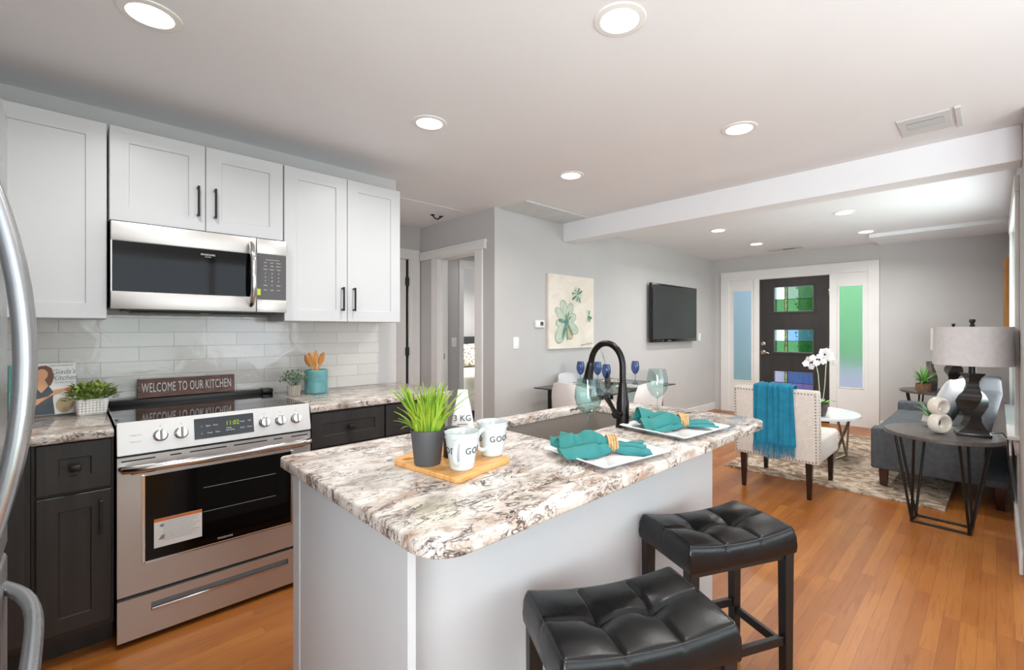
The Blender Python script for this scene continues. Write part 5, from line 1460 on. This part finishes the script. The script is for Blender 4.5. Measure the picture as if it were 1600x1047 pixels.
b = new(); spiky(b, 60, .26, (0, 0, .08), rd, 1.3, .011); lp(t, 'leaves', b, 'leafdark')
t = thing('bottle_vase', 'dark bottle shaped vase behind the brown pot on the far side table', 'vase', (6.95, .535, SH))
b = new(); lathe(b, [(0, 0), (.06, 0), (.068, .06), (.07, .14), (.052, .22), (.034, .27), (.033, .33), (.028, .33), (.028, .27), (0, .2)], seg=32); lp(t, 'body', b, 'vasedark')

# sofa (local coords = world), faces +Y
t = thing('sofa', 'charcoal grey sofa along the right wall with wooden legs', 'sofa', (5.58, .36, 0))
b = new(); box(b, 4.90, 6.26, .13, .74, .165, .425, .025, 3); part(t, 'seat_base', b, 'sofa')
b = new(); box(b, 4.90, 5.575, .16, .745, .41, .475, .02, 3); part(t, 'seat_cushion', b, 'sofa')
b = new(); box(b, 5.585, 6.26, .16, .745, .41, .475, .02, 3); part(t, 'seat_cushion', b, 'sofa')
b = new(); box(b, 4.755, 4.905, .06, .745, .163, .505, .02, 3); part(t, 'armrest', b, 'sofa')
b = new(); box(b, 6.255, 6.405, .10, .745, .163, .56, .02, 3); part(t, 'armrest', b, 'sofa')
b = new(); t3 = bmesh.new(); box(t3, 4.80, 6.36, .06, .21, .40, .875, .035, 4)
for v in t3.verts: v.co.y -= .10 * max(0, v.co.z - .40) / .475
merge(b, t3); part(t, 'backrest', b, 'sofa')
b = new(); box(b, 4.78, 6.38, -.07, .06, .165, .215, .008, 2); part(t, 'rear_rail', b, 'sofa')
b = new(); box(b, 4.88, 6.28, .06, .13, .20, .42, .004, 1); part(t, 'back_panel', b, 'black')  # black sheet added for the dark shade beneath the backrest
for x, y in ((4.83, .665), (6.33, .665), (4.83, -.02), (6.33, -.02)):
    b = new(); t3 = bmesh.new(); box(t3, -.032, .032, -.032, .032, .0205 if y > .2 else 0, .17, .003, 1)
    for v in t3.verts:
        k = .72 + .28 * v.co.z / .17; v.co.x *= k; v.co.y *= k
    merge(b, t3, MZ((x, y, 0))); part(t, 'leg', b, 'mahogany')
def pillow(label, loc, rx_, rz, s, m):
    b = new(); n = 20
    def F_(i, j, sg):
        x = -1 + 2 * i; y = -1 + 2 * j; pin = 1 - .06 * (abs(x) ** 3 * abs(y) ** 3) ; k = ((1 - x * x) * (1 - y * y)) ** .42
        return Vector((x * s / 2 * (1 - .07 * (1 - y * y) * abs(x)), y * s / 2 * (1 - .07 * (1 - x * x) * abs(y)), sg * .075 * k))
    for sg in (1, -1): grid(b, lambda i, j: F_(i, j, sg), n, n)
    bmesh.ops.remove_doubles(b, verts=b.verts, dist=1e-5); bmesh.ops.recalc_face_normals(b, faces=b.faces)
    bmesh.ops.transform(b, matrix=rot(rz, 'Z') @ rot(rx_, 'X'), verts=b.verts)
    o = tag(mk('throw_pillow', b, m, smooth=180), label, 'pillow'); o.location = loc; return o
pillow('white and grey marbled throw pillow on the sofa behind the near lamp', (5.30, .285, .70), 72, 168, .46, 'pillow')
# wooden framed piece edge-on on the right wall
t = thing('wall_frame', 'amber wooden framed picture on the right wall seen edge on', 'picture frame', (6.75, YR, 1.35))
b = new()
for q in ((6.40, 6.46, 1.30, 2.02), (7.04, 7.10, 1.30, 2.02), (6.46, 7.04, 1.30, 1.36), (6.46, 7.04, 1.96, 2.02)): box(b, q[0], q[1], YR + .001, YR + .05, q[2], q[3], .004, 2)
part(t, 'frame', b, 'goldwood')
b = new(); box(b, 6.46, 7.04, YR + .001, YR + .02, 1.36, 1.96); part(t, 'backing', b, 'darktop', smooth=0)
# lamp cord
b = new(); tube(b, [(4.30, .05, .632), (4.42, -.03, .63), (4.5, -.055, .58), (4.52, -.06, .40), (4.50, -.075, .25), (4.46, -.085, .18)], .004, 8)
tag(mk('lamp_cord', b, 'black'), 'black lamp cord hanging behind the near side table', 'cord')

# ================================================================== BEDROOM
t = thing('bed', 'made bed with a dark headboard seen through the doorway', 'bed', (4.9, 6.2, 0))
b = new(); box(b, 3.9, 5.75, 6.78, 6.86, .2, 1.20, .02, 3); part(t, 'headboard', b, 'headboard')
b = new(); box(b, 4.0, 5.65, 5.35, 6.78, .12, .35, .02); part(t, 'frame', b, 'headboard')
b = new(); box(b, 3.97, 5.68, 5.33, 6.77, .12, .68, .08, 5); part(t, 'duvet', b, 'bedding')
pillow('cream pillow against the bedroom headboard', (4.45, 6.57, .93), 62, 5, .55, 'bedding')
pillow('dark and cream patterned pillow beside the cream one on the bed', (4.78, 6.42, .89), 60, -12, .45, 'bedpat')
for o in bpy.data.materials:
    if '_' in o: del o['_']
